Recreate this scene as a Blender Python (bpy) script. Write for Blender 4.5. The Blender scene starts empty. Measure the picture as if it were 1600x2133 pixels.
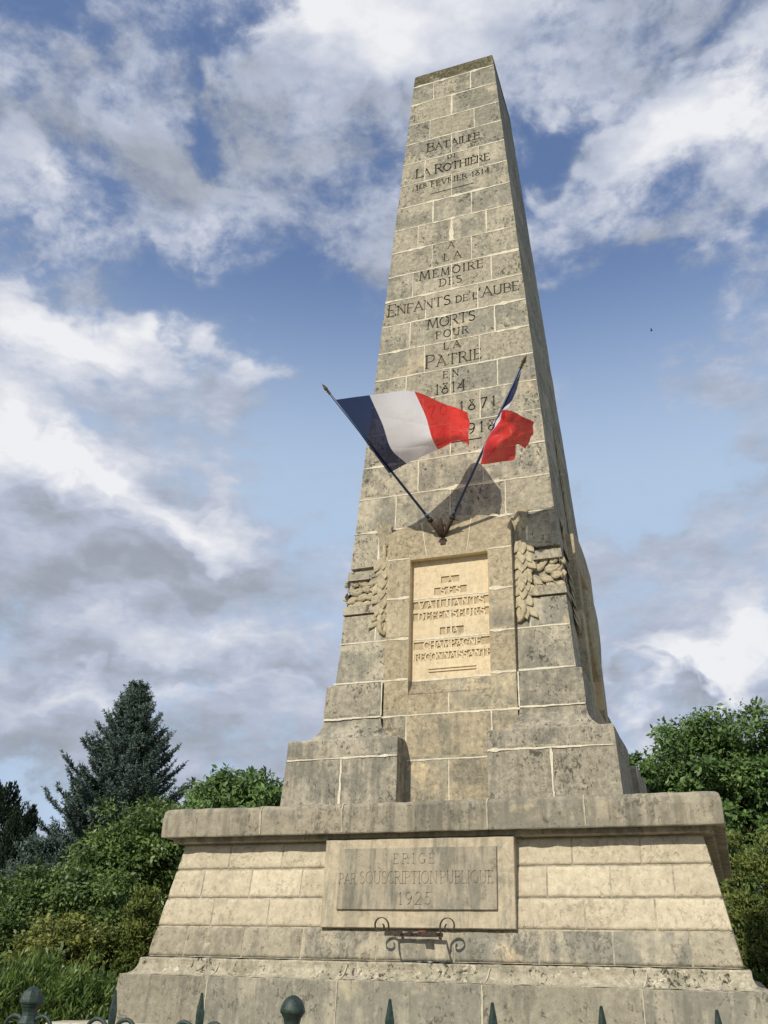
import bpy, bmesh, math, random
import numpy as np
from mathutils import Vector, Matrix, noise as mnoise

random.seed(7)
rng = np.random.default_rng(7)
sc = bpy.context.scene
COL = sc.collection
R = math.radians

# ---------------------------------------------------------------- camera
CAM_LOC = np.array([2.50699505, -10.2911055, 1.6])
YAW, PITCH, ROLL, FPX = R(-20.1213531), R(26.32795588), R(1.24678872), 1885.33368
_fw = np.array([math.sin(YAW) * math.cos(PITCH), math.cos(YAW) * math.cos(PITCH), math.sin(PITCH)])
_rt = np.array([math.cos(YAW), -math.sin(YAW), 0.0])
_up = np.cross(_rt, _fw)
_r2 = _rt * math.cos(ROLL) + _up * math.sin(ROLL)
_u2 = -_rt * math.sin(ROLL) + _up * math.cos(ROLL)
cd = bpy.data.cameras.new('camera')
cam = bpy.data.objects.new('camera', cd)
COL.objects.link(cam)
cd.sensor_fit = 'VERTICAL'
cd.sensor_height = 24.0
cd.lens = 24.0 * FPX / 2133.0
cd.clip_start = 0.05
cd.clip_end = 3000.0
M = Matrix.Identity(4)
for i in range(3):
    M[i][0] = _r2[i]; M[i][1] = _u2[i]; M[i][2] = -_fw[i]; M[i][3] = CAM_LOC[i]
cam.matrix_world = M
sc.camera = cam


def ray(px, py):
    d = _fw * FPX + _r2 * (px - 800) + _u2 * (1066.5 - py)
    return d / np.linalg.norm(d)


def at(px, py, dist):
    """point of the place seen in direction (px,py) at this distance"""
    return CAM_LOC + ray(px, py) * dist


# ---------------------------------------------------------------- light
SUN_TX, SUN_TZ = 0.231, 0.82           # light travels (+tx, +1, -tz)
sund = Vector((SUN_TX, 1.0, -SUN_TZ)).normalized()
sl = bpy.data.lights.new('sun', 'SUN')
sl.energy = 4.3
sl.angle = R(0.53)
sl.color = (1.0, 0.93, 0.80)
so = bpy.data.objects.new('sun', sl)
so.rotation_euler = sund.to_track_quat('-Z', 'Y').to_euler()
so.location = (-3, -14, 18)
COL.objects.link(so)

sc.view_settings.view_transform = 'Standard'
sc.view_settings.look = 'None'
sc.view_settings.exposure = 0.0
sc.view_settings.gamma = 1.0
sc.view_settings.use_curve_mapping = False


class NT:
    """small helper for node trees"""
    def __init__(self, tree):
        self.t = tree
        tree.nodes.clear()

    def n(self, kind, **kw):
        nd = self.t.nodes.new(kind)
        for k, v in kw.items():
            setattr(nd, k, v)
        return nd

    def l(self, a, b):
        self.t.links.new(a, b)

    def val(self, sock, v):
        if hasattr(v, 'is_output'):
            self.l(v, sock)
        else:
            sock.default_value = v

    def m(self, op, a, b=0.0, c=0.0, clamp=False):
        nd = self.n('ShaderNodeMath', operation=op)
        nd.use_clamp = clamp
        self.val(nd.inputs[0], a)
        if len(nd.inputs) > 1:
            self.val(nd.inputs[1], b)
        if len(nd.inputs) > 2:
            self.val(nd.inputs[2], c)
        return nd.outputs[0]

    def mix(self, f, a, b, blend='MIX'):
        nd = self.n('ShaderNodeMix', data_type='RGBA', blend_type=blend)
        self.val(nd.inputs[0], f)
        for s, v in ((nd.inputs[6], a), (nd.inputs[7], b)):
            if hasattr(v, 'is_output'):
                self.l(v, s)
            else:
                s.default_value = (v[0], v[1], v[2], 1.0)
        return nd.outputs[2]

    def noise(self, vec, scale, detail=5, rough=0.55, dist=0.0):
        nd = self.n('ShaderNodeTexNoise')
        self.l(vec, nd.inputs['Vector'])
        nd.inputs['Scale'].default_value = scale
        nd.inputs['Detail'].default_value = detail
        nd.inputs['Roughness'].default_value = rough
        nd.inputs['Distortion'].default_value = dist
        return nd.outputs[0]

    def mapping(self, vec, scale=(1, 1, 1), loc=(0, 0, 0), rot=(0, 0, 0), kind='POINT'):
        nd = self.n('ShaderNodeMapping', vector_type=kind)
        self.l(vec, nd.inputs[0])
        nd.inputs['Location'].default_value = loc
        nd.inputs['Rotation'].default_value = rot
        nd.inputs['Scale'].default_value = scale
        return nd.outputs[0]

    def step(self, v, a, b):
        nd = self.n('ShaderNodeMapRange', interpolation_type='SMOOTHSTEP')
        self.l(v, nd.inputs[0])
        nd.inputs[1].default_value = a
        nd.inputs[2].default_value = b
        return nd.outputs[0]


# ---------------------------------------------------------------- sky
world = bpy.data.worlds.new('World')
sc.world = world
world.use_nodes = True
w = NT(world.node_tree)
out = w.n('ShaderNodeOutputWorld')
bg = w.n('ShaderNodeBackground')
SKY_STRENGTH = 0.1
bg.inputs['Strength'].default_value = SKY_STRENGTH
w.l(bg.outputs[0], out.inputs[0])
sky = w.n('ShaderNodeTexSky', sky_type='NISHITA')
sky.sun_disc = False
sky.sun_elevation = math.atan2(SUN_TZ, math.hypot(1.0, SUN_TX))
sky.sun_rotation = R(180) + math.atan2(SUN_TX, 1.0)
sky.air_density = 1.0
sky.dust_density = 0.6
sky.ozone_density = 1.0
gen = w.n('ShaderNodeTexCoord').outputs['Generated']


def warp(vec, scale, amp, detail=4):
    nd = w.n('ShaderNodeTexNoise')
    w.l(w.mapping(vec, scale=(1, 1, 1.5)), nd.inputs['Vector'])
    nd.inputs['Scale'].default_value = scale
    nd.inputs['Detail'].default_value = detail
    sub = w.n('ShaderNodeVectorMath', operation='SUBTRACT')
    w.l(nd.outputs['Color'], sub.inputs[0]); sub.inputs[1].default_value = (.5, .5, .5)
    scl = w.n('ShaderNodeVectorMath', operation='SCALE')
    w.l(sub.outputs[0], scl.inputs[0]); scl.inputs['Scale'].default_value = amp
    add = w.n('ShaderNodeVectorMath', operation='ADD')
    w.l(vec, add.inputs[0]); w.l(scl.outputs[0], add.inputs[1])
    return add.outputs[0]


wg = warp(warp(gen, 5.5, .21), 14.0, .10, 6)


def blob(px, py, rx, ry, rot=0.0):
    """soft elliptical patch of sky around one direction (half widths in degrees of view)"""
    d = ray(px, py)
    c = Vector(d)
    ex = Vector(_r2 * math.cos(R(rot)) - _u2 * math.sin(R(rot)))
    ex = (ex - c * ex.dot(c)).normalized()
    ey = c.cross(ex).normalized()
    rotm = Matrix((ex, ey, c)).transposed().to_euler()
    k = math.cos(math.atan(math.hypot(px - 800, py - 1066) / FPX))
    a, b = rx / FPX * k, ry / FPX * k
    v = w.mapping(wg, scale=(a, b, max(a, b) * 1.5), loc=c, rot=rotm, kind='TEXTURE')
    g = w.n('ShaderNodeTexGradient', gradient_type='SPHERICAL')
    w.l(v, g.inputs[0])
    return g.outputs[1]


def blobs(base, items):
    acc = base
    for (px, py, rx, ry, rot, wt) in items:
        acc = w.m('MULTIPLY_ADD', blob(px, py, rx, ry, rot), wt, acc)
    return acc


# patches of cloud (+) and of open sky (-): direction of view, size, tilt, weight
COVER = [
    # big blue openings
    (620, 620, 520, 150, 20, -.85), (330, 570, 260, 90, 5, -.45), (780, 700, 330, 260, 0, -.75), (640, 830, 120, 200, 0, -.2),
    (1330, 650, 420, 190, -5, -.75), (1300, 820, 360, 240, 0, -.8), (1280, 960, 380, 150, 0, -.45), (720, 960, 330, 160, 0, -.75),
    (60, 40, 260, 110, 15, -.6), (505, 75, 90, 130, -20, -.7), (440, 240, 60, 170, -5, -.6), (455, 330, 60, 100, 0, -.4),
    (120, 270, 170, 70, 30, -.4), (235, 190, 45, 90, 10, -.3), (150, 400, 80, 90, 0, -.35), (30, 490, 140, 60, 15, -.6),
    (1210, 260, 260, 75, -25, -.65), (1110, 330, 80, 130, 10, -.45), (1440, 110, 210, 45, -42, -.55), (1570, 450, 130, 90, -30, -.6),
    (1560, 560, 120, 60, -20, -.2), (640, 400, 90, 60, 40, -.35), (760, 520, 120, 60, 0, -.3), (480, 700, 130, 60, 25, -.4),
    (190, 590, 150, 50, 25, -.3),
    (620, 1080, 260, 120, 0, -.4), (560, 1170, 200, 90, 10, -.35), (640, 1300, 190, 110, 10, -.3), (1270, 1180, 90, 160, 0, -.2),
    (430, 990, 200, 110, 30, -.25), (1180, 1050, 250, 130, 0, -.2),
    # cloud bodies
    (180, 690, 330, 130, 12, .6), (90, 800, 260, 130, 0, .35), (330, 780, 260, 110, 10, .35), (530, 760, 90, 110, 0, .55),
    (60, 980, 340, 190, 20, .7), (200, 1130, 420, 170, 12, .7), (330, 1130, 300, 90, 5, .3), (265, 1000, 70, 60, 0, .3),
    (640, 1180, 230, 90, -15, .3), (230, 1300, 500, 160, 0, .5), (400, 1480, 700, 160, 0, .5), (850, 100, 470, 200, 0, .55),
    (700, 250, 330, 160, 0, .3), (1450, 240, 340, 120, -25, .6), (1500, 60, 260, 90, -30, .25), (1150, 90, 420, 150, 0, .4),
    (170, 150, 280, 150, 20, .15), (60, 370, 170, 150, 20, .4), (380, 430, 300, 130, 10, .4), (400, 500, 130, 70, 10, .25),
    (300, 270, 200, 110, 0, .25), (1250, 390, 330, 120, 20, .3), (1480, 480, 160, 80, 10, .3), (1590, 540, 90, 70, 0, .35),
    (1150, 560, 130, 110, 0, .15), (780, 470, 130, 80, 0, .25), (170, 545, 130, 40, 30, .3), (1500, 1400, 300, 110, -12, .6),
    (1420, 1120, 320, 130, 0, .3), (1400, 1560, 420, 130, 0, .4), (1560, 1270, 160, 80, -20, .4),
]
cov = blobs(0.0, COVER)
sv = w.mapping(warp(gen, 9.0, .05), scale=(1, 1, 1.6))
nA = w.noise(sv, 8.5, 11, 0.62, 0.0)
nA2 = w.noise(w.mapping(gen, scale=(1, 1, 1.5), loc=(3.1, 1.7, 0.4)), 27.0, 9, 0.62, 0.0)
dens = w.m('MULTIPLY_ADD', w.m('SUBTRACT', nA, .5), 2.5, w.m('ADD', cov, .625))
dens = w.m('MULTIPLY_ADD', w.m('SUBTRACT', nA2, .5), 1.15, w.m('ADD', dens, .275))
mask = w.step(dens, 0.52, 1.24)
veil = w.step(dens, 0.25, 0.95)

SHADE = [
    # brighter (+) and greyer (-) parts of the cloud layer
    (850, 80, 420, 190, 0, .50), (640, 60, 250, 140, 0, .2), (1500, 240, 330, 140, -25, .55), (60, 400, 160, 110, 20, .30), (330, 330, 420, 260, 10, -.14),
    (180, 670, 300, 100, 12, .75), (60, 760, 200, 120, 0, .4), (50, 920, 330, 110, 20, .62), (250, 1040, 250, 80, 35, .45),
    (390, 1135, 180, 50, 10, .35), (540, 730, 90, 130, 0, .3), (420, 480, 160, 70, 10, .3), (160, 90, 260, 110, 10, .15),
    (1500, 1390, 260, 90, -15, .75), (1590, 1280, 150, 90, -20, .35), (1440, 1455, 260, 35, 5, -.55), (690, 1150, 120, 60, -20, .15),
    (130, 1130, 380, 90, 8, -.15), (80, 1240, 330, 90, 0, -.22), (330, 1230, 300, 60, 5, -.22), (300, 1420, 520, 40, 3, -.22),
    (60, 1590, 480, 110, 0, -.30), (450, 1600, 420, 80, 0, -.1), (400, 1340, 500, 45, 0, .16), (250, 1460, 480, 40, 0, .16), (1350, 1560, 380, 90, 0, -.22),
    (620, 300, 330, 140, 0, -.12), (1250, 60, 420, 90, 0, -.12), (1300, 330, 330, 110, 10, -.05),
]
shade = blobs(0.46, SHADE)
nB = w.noise(w.mapping(gen, scale=(1, 1, 2.4), loc=(7.7, 2.2, 5.1)), 9.5, 10, 0.6, 0.0)
shade = w.m('ADD', shade, w.m('MULTIPLY', w.m('SUBTRACT', nB, 0.5), 1.15))
shade = w.m('MULTIPLY_ADD', w.m('SUBTRACT', mask, 0.5), 0.15, shade)
cr = w.n('ShaderNodeValToRGB')
el = cr.color_ramp.elements
el[0].position, el[0].color = 0.0, (.285, .31, .37, 1)
el[1].position, el[1].color = 1.0, (.86, .868, .895, 1)
for pos, c in ((.28, (.355, .39, .46, 1)), (.5, (.46, .51, .63, 1)), (.75, (.645, .675, .76, 1))):
    e = el.new(pos); e.color = c
w.l(shade, cr.inputs[0])
cloudc = w.n('ShaderNodeVectorMath', operation='SCALE')
w.l(cr.outputs[0], cloudc.inputs[0])
cloudc.inputs['Scale'].default_value = 1.0 / SKY_STRENGTH
skyc = w.mix(1.0, sky.outputs[0], (1.55, 1.55, 1.70), 'MULTIPLY')
sepz = w.n('ShaderNodeSeparateXYZ')
w.l(gen, sepz.inputs[0])
low = w.m('SUBTRACT', 1.0, w.step(sepz.outputs[2], .44, .69))
skyc = w.mix(w.m('MULTIPLY', low, .86), skyc, (4.75, 6.05, 7.75))
veiled = w.mix(w.m('MULTIPLY', veil, 0.32), skyc, cloudc.outputs[0])
final = w.mix(mask, veiled, cloudc.outputs[0])
w.l(final, bg.inputs[0])


# ---------------------------------------------------------------- materials
def new_mat(name):
    m = bpy.data.materials.new(name)
    m.use_nodes = True
    return m, NT(m.node_tree)


def finish(t, color, rough=0.9, spec=0.2, bump=None, bstr=0.4, bdist=0.01, metal=0.0):
    o = t.n('ShaderNodeOutputMaterial')
    p = t.n('ShaderNodeBsdfPrincipled')
    if hasattr(color, 'is_output'):
        t.l(color, p.inputs['Base Color'])
    else:
        p.inputs['Base Color'].default_value = (*color, 1)
    t.val(p.inputs['Roughness'], rough)
    p.inputs['Specular IOR Level'].default_value = spec
    p.inputs['Metallic'].default_value = metal
    if bump is not None:
        b = t.n('ShaderNodeBump')
        b.inputs['Strength'].default_value = bstr
        b.inputs['Distance'].default_value = bdist
        t.l(bump, b.inputs['Height'])
        t.l(b.outputs[0], p.inputs['Normal'])
    t.l(p.outputs[0], o.inputs[0])
    return p


def block_id(t, co, rows):
    """random number per ashlar: rows = [(z_low, [joint x ...])] from the bottom up"""
    sep = t.n('ShaderNodeSeparateXYZ')
    t.l(co, sep.inputs[0])
    zn = t.m('DIVIDE', t.m('SUBTRACT', sep.outputs[2], 2.8), 12.0)
    ramp = t.n('ShaderNodeValToRGB')
    ramp.color_ramp.interpolation = 'CONSTANT'
    els = ramp.color_ramp.elements
    while len(els) > 1:
        els.remove(els[-1])
    for k, (z, js) in enumerate(rows):
        j = sorted(js)[:3] + [1.9] * (3 - min(3, len(js)))
        c = tuple((v + 2) / 4 for v in j) + (1,)
        pos = max(0.0, (z - 2.8) / 12.0)
        if k == 0:
            els[0].position = 0.0; els[0].color = c
        else:
            e = els.new(pos); e.color = c
    t.l(zn, ramp.inputs[0])
    idr = t.n('ShaderNodeValToRGB')
    idr.color_ramp.interpolation = 'CONSTANT'
    els = idr.color_ramp.elements
    while len(els) > 1:
        els.remove(els[-1])
    for k, (z, js) in enumerate(rows):
        v = (k * 7 % 29) / 29.0
        if k == 0:
            els[0].position = 0.0; els[0].color = (v, v, v, 1)
        else:
            e = els.new(max(0.0, (z - 2.8) / 12.0)); e.color = (v, v, v, 1)
    t.l(zn, idr.inputs[0])
    sc_ = t.n('ShaderNodeSeparateColor')
    t.l(ramp.outputs[0], sc_.inputs[0])
    xn = t.m('DIVIDE', t.m('ADD', sep.outputs[0], 2.0), 4.0)
    acc = idr.outputs[0]
    for k in range(3):
        acc = t.m('MULTIPLY_ADD', t.m('GREATER_THAN', xn, sc_.outputs[k]), 1.37 + .61 * k, acc)
    wn = t.n('ShaderNodeTexWhiteNoise', noise_dimensions='1D')
    t.l(acc, wn.inputs['W'])
    return wn.outputs[0]


def stone(name, main, dirt, amount=0.5, warm=None, warm_amt=0.0, speck=0.5, pale=0.3, streak=0.3,
          rows=None, bstr=0.35, zdirt=None, tone_amp=0.38, mott=1.0, cap=None):
    m, t = new_mat(name)
    co = t.n('ShaderNodeTexCoord').outputs['Object']
    if rows:
        tone = block_id(t, co, rows)
    else:
        at_ = t.n('ShaderNodeAttribute', attribute_name='tone')
        tone = at_.outputs['Fac']
    # offset the pattern from block to block
    off = t.n('ShaderNodeVectorMath', operation='ADD')
    sc_ = t.n('ShaderNodeVectorMath', operation='SCALE')
    cmb = t.n('ShaderNodeCombineXYZ')
    for k in range(3):
        t.l(tone, cmb.inputs[k])
    t.l(cmb.outputs[0], sc_.inputs[0]); sc_.inputs['Scale'].default_value = 9.0
    t.l(co, off.inputs[0]); t.l(sc_.outputs[0], off.inputs[1])
    bv = off.outputs[0]
    big = t.noise(co, 0.9, 4, 0.6, 0.4)
    mid = t.noise(bv, 3.2, 7, 0.62, 0.3)
    fine = t.noise(bv, 19.0, 8, 0.68)
    grain = t.noise(bv, 95.0, 3, 0.6)
    st = t.noise(t.mapping(bv, scale=(7, 7, .8)), 1.6, 6, 0.6)
    dm = t.m('ADD', t.m('MULTIPLY', big, 0.55), t.m('MULTIPLY', mid, 0.75))
    dm = t.m('MULTIPLY_ADD', t.m('SUBTRACT', st, .5), streak, dm)
    dm = t.m('MULTIPLY_ADD', t.m('SUBTRACT', tone, .5), tone_amp * 0.7, dm)
    if zdirt is not None:
        sep = t.n('ShaderNodeSeparateXYZ'); t.l(co, sep.inputs[0])
        mr = t.n('ShaderNodeMapRange'); t.l(sep.outputs[2], mr.inputs[0])
        mr.inputs[1].default_value, mr.inputs[2].default_value = zdirt[0], zdirt[1]
        dm = t.m('MULTIPLY_ADD', mr.outputs[0], zdirt[2], dm)
    dmask = t.step(dm, 0.86 - amount * 0.5, 1.06 - amount * 0.5)
    col = t.mix(t.m('MULTIPLY', dmask, 0.92), main, dirt)
    if warm is not None:
        wm = t.step(t.m('MULTIPLY_ADD', tone, .25, t.noise(bv, 2.1, 5, .6, .5)), .80 - .3 * warm_amt, .98 - .3 * warm_amt)
        col = t.mix(wm, col, warm)
    # mottling
    mo = t.m('MULTIPLY_ADD', t.m('SUBTRACT', fine, .5), 1.6 * mott, 1.0)
    mo = t.m('MULTIPLY_ADD', t.m('SUBTRACT', grain, .5), 0.7 * mott, mo)
    mo = t.m('MULTIPLY_ADD', t.m('SUBTRACT', tone, .5), tone_amp, mo)
    vm = t.n('ShaderNodeVectorMath', operation='SCALE')
    t.l(col, vm.inputs[0]); t.l(mo, vm.inputs['Scale'])
    col = vm.outputs[0]
    # pale crusts
    pm = t.step(t.noise(t.mapping(bv, loc=(3, 9, 2)), 15.0, 7, .7, .5), .57, .64)
    col = t.mix(t.m('MULTIPLY', pm, pale), col, tuple(min(.62, c * 1.45 + .03) for c in main))
    # black lichen specks and pits, denser in patches, drawn out downwards
    spn = t.noise(t.mapping(bv, scale=(1, 1, .7), loc=(5, 1, 8)), 26.0, 6, .72, .6)
    patch = t.noise(t.mapping(bv, loc=(1, 4, 6)), 1.9, 4, .6)
    spv = t.m('ADD', spn, t.m('MULTIPLY', t.m('SUBTRACT', patch, .5), .42))
    sm = t.step(spv, .575, .635)
    col = t.mix(t.m('MULTIPLY', sm, speck), col, tuple(c * .20 for c in dirt))
    pit = t.n('ShaderNodeTexVoronoi', feature='F1')
    t.l(bv, pit.inputs['Vector']); pit.inputs['Scale'].default_value = 16.0
    pitm = t.m('MULTIPLY', t.m('SUBTRACT', 1.0, t.step(pit.outputs[0], .10, .24)), t.m('GREATER_THAN', patch, .53))
    col = t.mix(t.m('MULTIPLY', pitm, .6 * speck), col, tuple(c * .25 for c in dirt))
    run = t.noise(t.mapping(co, scale=(9, 9, .55), loc=(2, 2, 2)), 1.3, 7, .65)
    rpatch = t.noise(t.mapping(co, loc=(8, 3, 1)), 1.1, 3, .5)
    rv = t.step(t.m('MULTIPLY_ADD', t.m('SUBTRACT', rpatch, .5), .7, run), .52, .66)
    col = t.mix(t.m('MULTIPLY', rv, min(.62, streak * .58)), col, tuple(c * .62 for c in dirt))
    if cap is not None:
        sep2 = t.n('ShaderNodeSeparateXYZ'); t.l(co, sep2.inputs[0])
        cm = t.step(t.m('MULTIPLY_ADD', t.m('SUBTRACT', mid, .5), .5, sep2.outputs[2]), cap[0], cap[1])
        col = t.mix(t.m('MULTIPLY', cm, t.step(fine, .30, .55)), col, (.085, .075, .038))
    h = t.m('ADD', t.m('MULTIPLY', fine, .8), t.m('MULTIPLY', grain, .35))
    h = t.m('SUBTRACT', h, t.m('MULTIPLY', sm, .30))
    h = t.m('SUBTRACT', h, t.m('MULTIPLY', pitm, .6))
    finish(t, col, 0.93, 0.15, h, bstr, 0.012)
    return m


# courses of the shaft: bottom z of each course and the x of its upright joints
SHAFT_ROWS = [
    (2.80, [-.455, 0, .455]), (3.42, [-.455, .455]), (3.884, [-.74, 0, .74]), (4.295, [-.74, .74]), (4.758, [-.86, .86]),
    (5.09, [-.86, .86]), (5.69, [-.88, .88]), (6.143, [-.68, -.012, .645]), (6.605, [-.41, .39]), (7.06, [-.66, -.012, .62]),
    (7.53, [-.37, .366]), (7.978, [-.608, -.011, .592]), (8.40, [-.368, .367]), (8.85, [-.578, -.003, .575]), (9.305, [-.366, .352]),
    (9.752, [-.564, -.007, .547]), (10.208, [-.291, .275]), (10.662, [-.508, -.011, .491]), (11.103, [-.291, .279]),
    (11.555, [-.014]), (12.022, [-.432, .396]), (12.484, [-.018]), (12.936, [-.368, .337]), (13.385, [-.022]),
    (13.863, [-.323, .287]), (14.309, [])]

M_SHAFT = stone('weathered limestone', (.395, .355, .268), (.205, .194, .156), .50, (.46, .375, .25), .10, .80, .35, .35,
                rows=SHAFT_ROWS, zdirt=(6.0, 14.6, .08), cap=(14.20, 14.42))
M_PIER = stone('sheltered limestone', (.43, .362, .245), (.24, .22, .165), .42, (.49, .395, .25), .22, .45, .25, .35, rows=SHAFT_ROWS, zdirt=(4.2, 3.3, .16))
M_RECESS = stone('clean ochre limestone', (.64, .525, .345), (.50, .42, .285), .30, None, 0, .22, .15, .25, bstr=.2, mott=.45)
M_PLINTH = stone('grey crusted limestone', (.345, .31, .238), (.19, .18, .145), .58, (.42, .355, .24), .08, .75, .35, .60, rows=SHAFT_ROWS)
M_WALL = stone('cream rock-faced limestone', (.52, .455, .33), (.26, .242, .195), .25, (.52, .43, .30), .10, .16, .2, .25, bstr=.7, mott=.6, tone_amp=.2)
M_WALL_LOW = stone('stained rock-faced limestone', (.37, .33, .245), (.20, .192, .158), .54, (.50, .41, .27), .1, .40, .30, .6, bstr=.6, mott=.7)
M_CORNICE = stone('grey-beige limestone', (.30, .268, .20), (.18, .168, .132), .52, (.40, .335, .225), .1, .50, .3, .85, bstr=.25, mott=.65)
M_BASE = stone('damp limestone', (.30, .275, .21), (.185, .177, .142), .50, (.34, .30, .215), .05, .55, .3, .75, bstr=.3, mott=.65)
M_CAVETTO = stone('mossy limestone', (.37, .335, .25), (.20, .19, .135), .45, None, 0, .95, .9, .3, bstr=.5)
M_TITLE = stone('grey stained limestone', (.335, .295, .22), (.20, .19, .15), .50, (.41, .34, .225), .12, .30, .2, 1.0, bstr=.15, mott=.5)
M_PLAQUE = stone('smooth stained limestone', (.45, .385, .275), (.27, .25, .19), .45, (.47, .37, .23), .2, .22, .2, .75, bstr=.15, mott=.55)
M_SUNK = stone('darkened sunk ground', (.46, .365, .23), (.33, .27, .175), .40, None, 0, .25, .1, .2, bstr=.2, mott=.5)  # floor colour darkened like recess shade, to set off the raised letters
M_STEP = stone('pale step stone', (.42, .39, .31), (.28, .26, .2), .35, None, 0, .4, .5, .2)
M_CARVED = stone('carved limestone', (.42, .36, .24), (.25, .225, .165), .42, None, 0, .45, .25, .3, bstr=.3, mott=.8)

m, t = new_mat('lime mortar')
co = t.n('ShaderNodeTexCoord').outputs['Object']
f1 = t.noise(co, 30, 5, .6)
finish(t, t.mix(t.step(f1, .35, .7), (.56, .51, .39), (.72, .66, .52)), .95, .1, f1, .4, .006)
M_MORTAR = m
m, t = new_mat('weathered mortar')
co = t.n('ShaderNodeTexCoord').outputs['Object']
f1 = t.noise(co, 14, 6, .65)
finish(t, t.mix(t.step(f1, .35, .65), (.26, .235, .175), (.47, .42, .31)), .95, .1, f1, .5, .01)
M_MORTAR2 = m
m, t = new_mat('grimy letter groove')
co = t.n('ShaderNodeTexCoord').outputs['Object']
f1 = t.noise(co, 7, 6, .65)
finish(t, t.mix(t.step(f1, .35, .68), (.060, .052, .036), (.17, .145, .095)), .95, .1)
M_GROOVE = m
m, t = new_mat('stained letter groove')
co = t.n('ShaderNodeTexCoord').outputs['Object']
f1 = t.noise(co, 9, 6, .65)
finish(t, t.mix(t.step(f1, .35, .65), (.22, .19, .14), (.36, .31, .22)), .95, .1)
M_GROOVE2 = m


def simple(name, c1, c2, scale=30, rough=.6, spec=.4, metal=0.0, bstr=.3):
    m, t = new_mat(name)
    co = t.n('ShaderNodeTexCoord').outputs['Object']
    f = t.noise(co, scale, 6, .65)
    finish(t, t.mix(t.step(f, .35, .68), c1, c2), rough, spec, f, bstr, .003, metal)
    return m


m, t = new_mat('weathered green paint')
co = t.n('ShaderNodeTexCoord').outputs['Object']
f1 = t.noise(co, 55, 7, .7)
f2 = t.noise(co, 130, 5, .7)
c = t.mix(t.step(f1, .35, .68), (.009, .024, .018), (.030, .052, .040))
c = t.mix(t.step(f2, .60, .66), c, (.085, .075, .055))
c = t.mix(t.step(t.noise(t.mapping(co, loc=(4, 4, 4)), 70, 6, .7), .62, .67), c, (.07, .030, .014))
finish(t, c, t.m('MULTIPLY_ADD', f1, .5, .25), .45, f2, .5, .003)
M_GREEN = m
M_IRON = simple('rusty wrought iron', (.026, .022, .018), (.075, .050, .033), 60, .5, .4, .3, .4)
M_RUST = simple('rusty steel tube', (.034, .024, .018), (.085, .052, .034), 50, .75, .3, 0, .4)
M_POLE = simple('blue painted wood', (.010, .030, .085), (.020, .050, .13), 40, .45, .5)
M_GILT = simple('tarnished gilt', (.12, .09, .035), (.25, .19, .08), 60, .4, .5, .5)
M_TERRA = simple('red terracotta', (.15, .042, .024), (.24, .085, .048), 20, .8, .2)
M_BIRD = simple('dark feathers', (.02, .02, .02), (.05, .045, .04), 20, .8, .2)

m, t = new_mat('tricolour cloth')
at_ = t.n('ShaderNodeAttribute', attribute_name='flag_u')
u = at_.outputs['Fac']
c = t.mix(t.m('GREATER_THAN', u, 1 / 3), (.011, .020, .085), (.82, .80, .83))
c = t.mix(t.m('GREATER_THAN', u, 2 / 3), c, (.70, .032, .028))
o = t.n('ShaderNodeOutputMaterial')
d1 = t.n('ShaderNodeBsdfDiffuse'); t.l(c, d1.inputs[0])
d2 = t.n('ShaderNodeBsdfTranslucent'); t.l(c, d2.inputs[0])
tr = t.n('ShaderNodeBsdfTransparent'); tr.inputs[0].default_value = (.95, .95, .95, 1)
gl = t.n('ShaderNodeBsdfGlossy'); gl.inputs['Roughness'].default_value = .38
s1 = t.n('ShaderNodeMixShader'); s1.inputs[0].default_value = .42
t.l(d1.outputs[0], s1.inputs[1]); t.l(d2.outputs[0], s1.inputs[2])
s2 = t.n('ShaderNodeMixShader'); s2.inputs[0].default_value = .008
t.l(s1.outputs[0], s2.inputs[1]); t.l(gl.outputs[0], s2.inputs[2])
s3 = t.n('ShaderNodeMixShader'); s3.inputs[0].default_value = .075
t.l(s2.outputs[0], s3.inputs[1]); t.l(tr.outputs[0], s3.inputs[2])
t.l(s3.outputs[0], o.inputs[0])
M_CLOTH = m


def leaf_mat(name, dark, light, rough=.45, trans=.3, spec=.35):
    m, t = new_mat(name)
    at_ = t.n('ShaderNodeAttribute', attribute_name='tint')
    c = t.mix(at_.outputs['Fac'], dark, light)
    o = t.n('ShaderNodeOutputMaterial')
    p = t.n('ShaderNodeBsdfPrincipled')
    t.l(c, p.inputs['Base Color'])
    p.inputs['Roughness'].default_value = rough
    p.inputs['Specular IOR Level'].default_value = spec
    d2 = t.n('ShaderNodeBsdfTranslucent')
    t.l(t.mix(.5, c, (.09, .16, .02)), d2.inputs[0])
    s = t.n('ShaderNodeMixShader'); s.inputs[0].default_value = trans
    t.l(p.outputs[0], s.inputs[1]); t.l(d2.outputs[0], s.inputs[2])
    t.l(s.outputs[0], o.inputs[0])
    return m


M_SPRUCE = leaf_mat('blue spruce needles', (.028, .050, .038), (.140, .195, .160), .6, .08, .25)
M_YEW = leaf_mat('dark conifer scales', (.010, .020, .012), (.030, .050, .028), .6, .08, .2)
M_LEAF_A = leaf_mat('walnut leaves', (.050, .095, .025), (.185, .295, .088), .45, .33)
M_LEAF_B = leaf_mat('shrub leaves', (.040, .074, .018), (.195, .285, .078), .45, .30)
M_LEAF_C = leaf_mat('yellow-green leaves', (.052, .080, .015), (.26, .27, .065), .45, .3)
M_LEAF_D = leaf_mat('glossy laurel leaves', (.034, .075, .016), (.185, .255, .062), .42, .28, .35)
M_LEAF_E = leaf_mat('thuja sprays', (.046, .076, .016), (.195, .220, .056), .55, .12, .2)
M_BARK = simple('grey bark', (.045, .036, .026), (.10, .085, .065), 25, .9, .1, 0, .8)
m, t = new_mat('rough grass')
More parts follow.
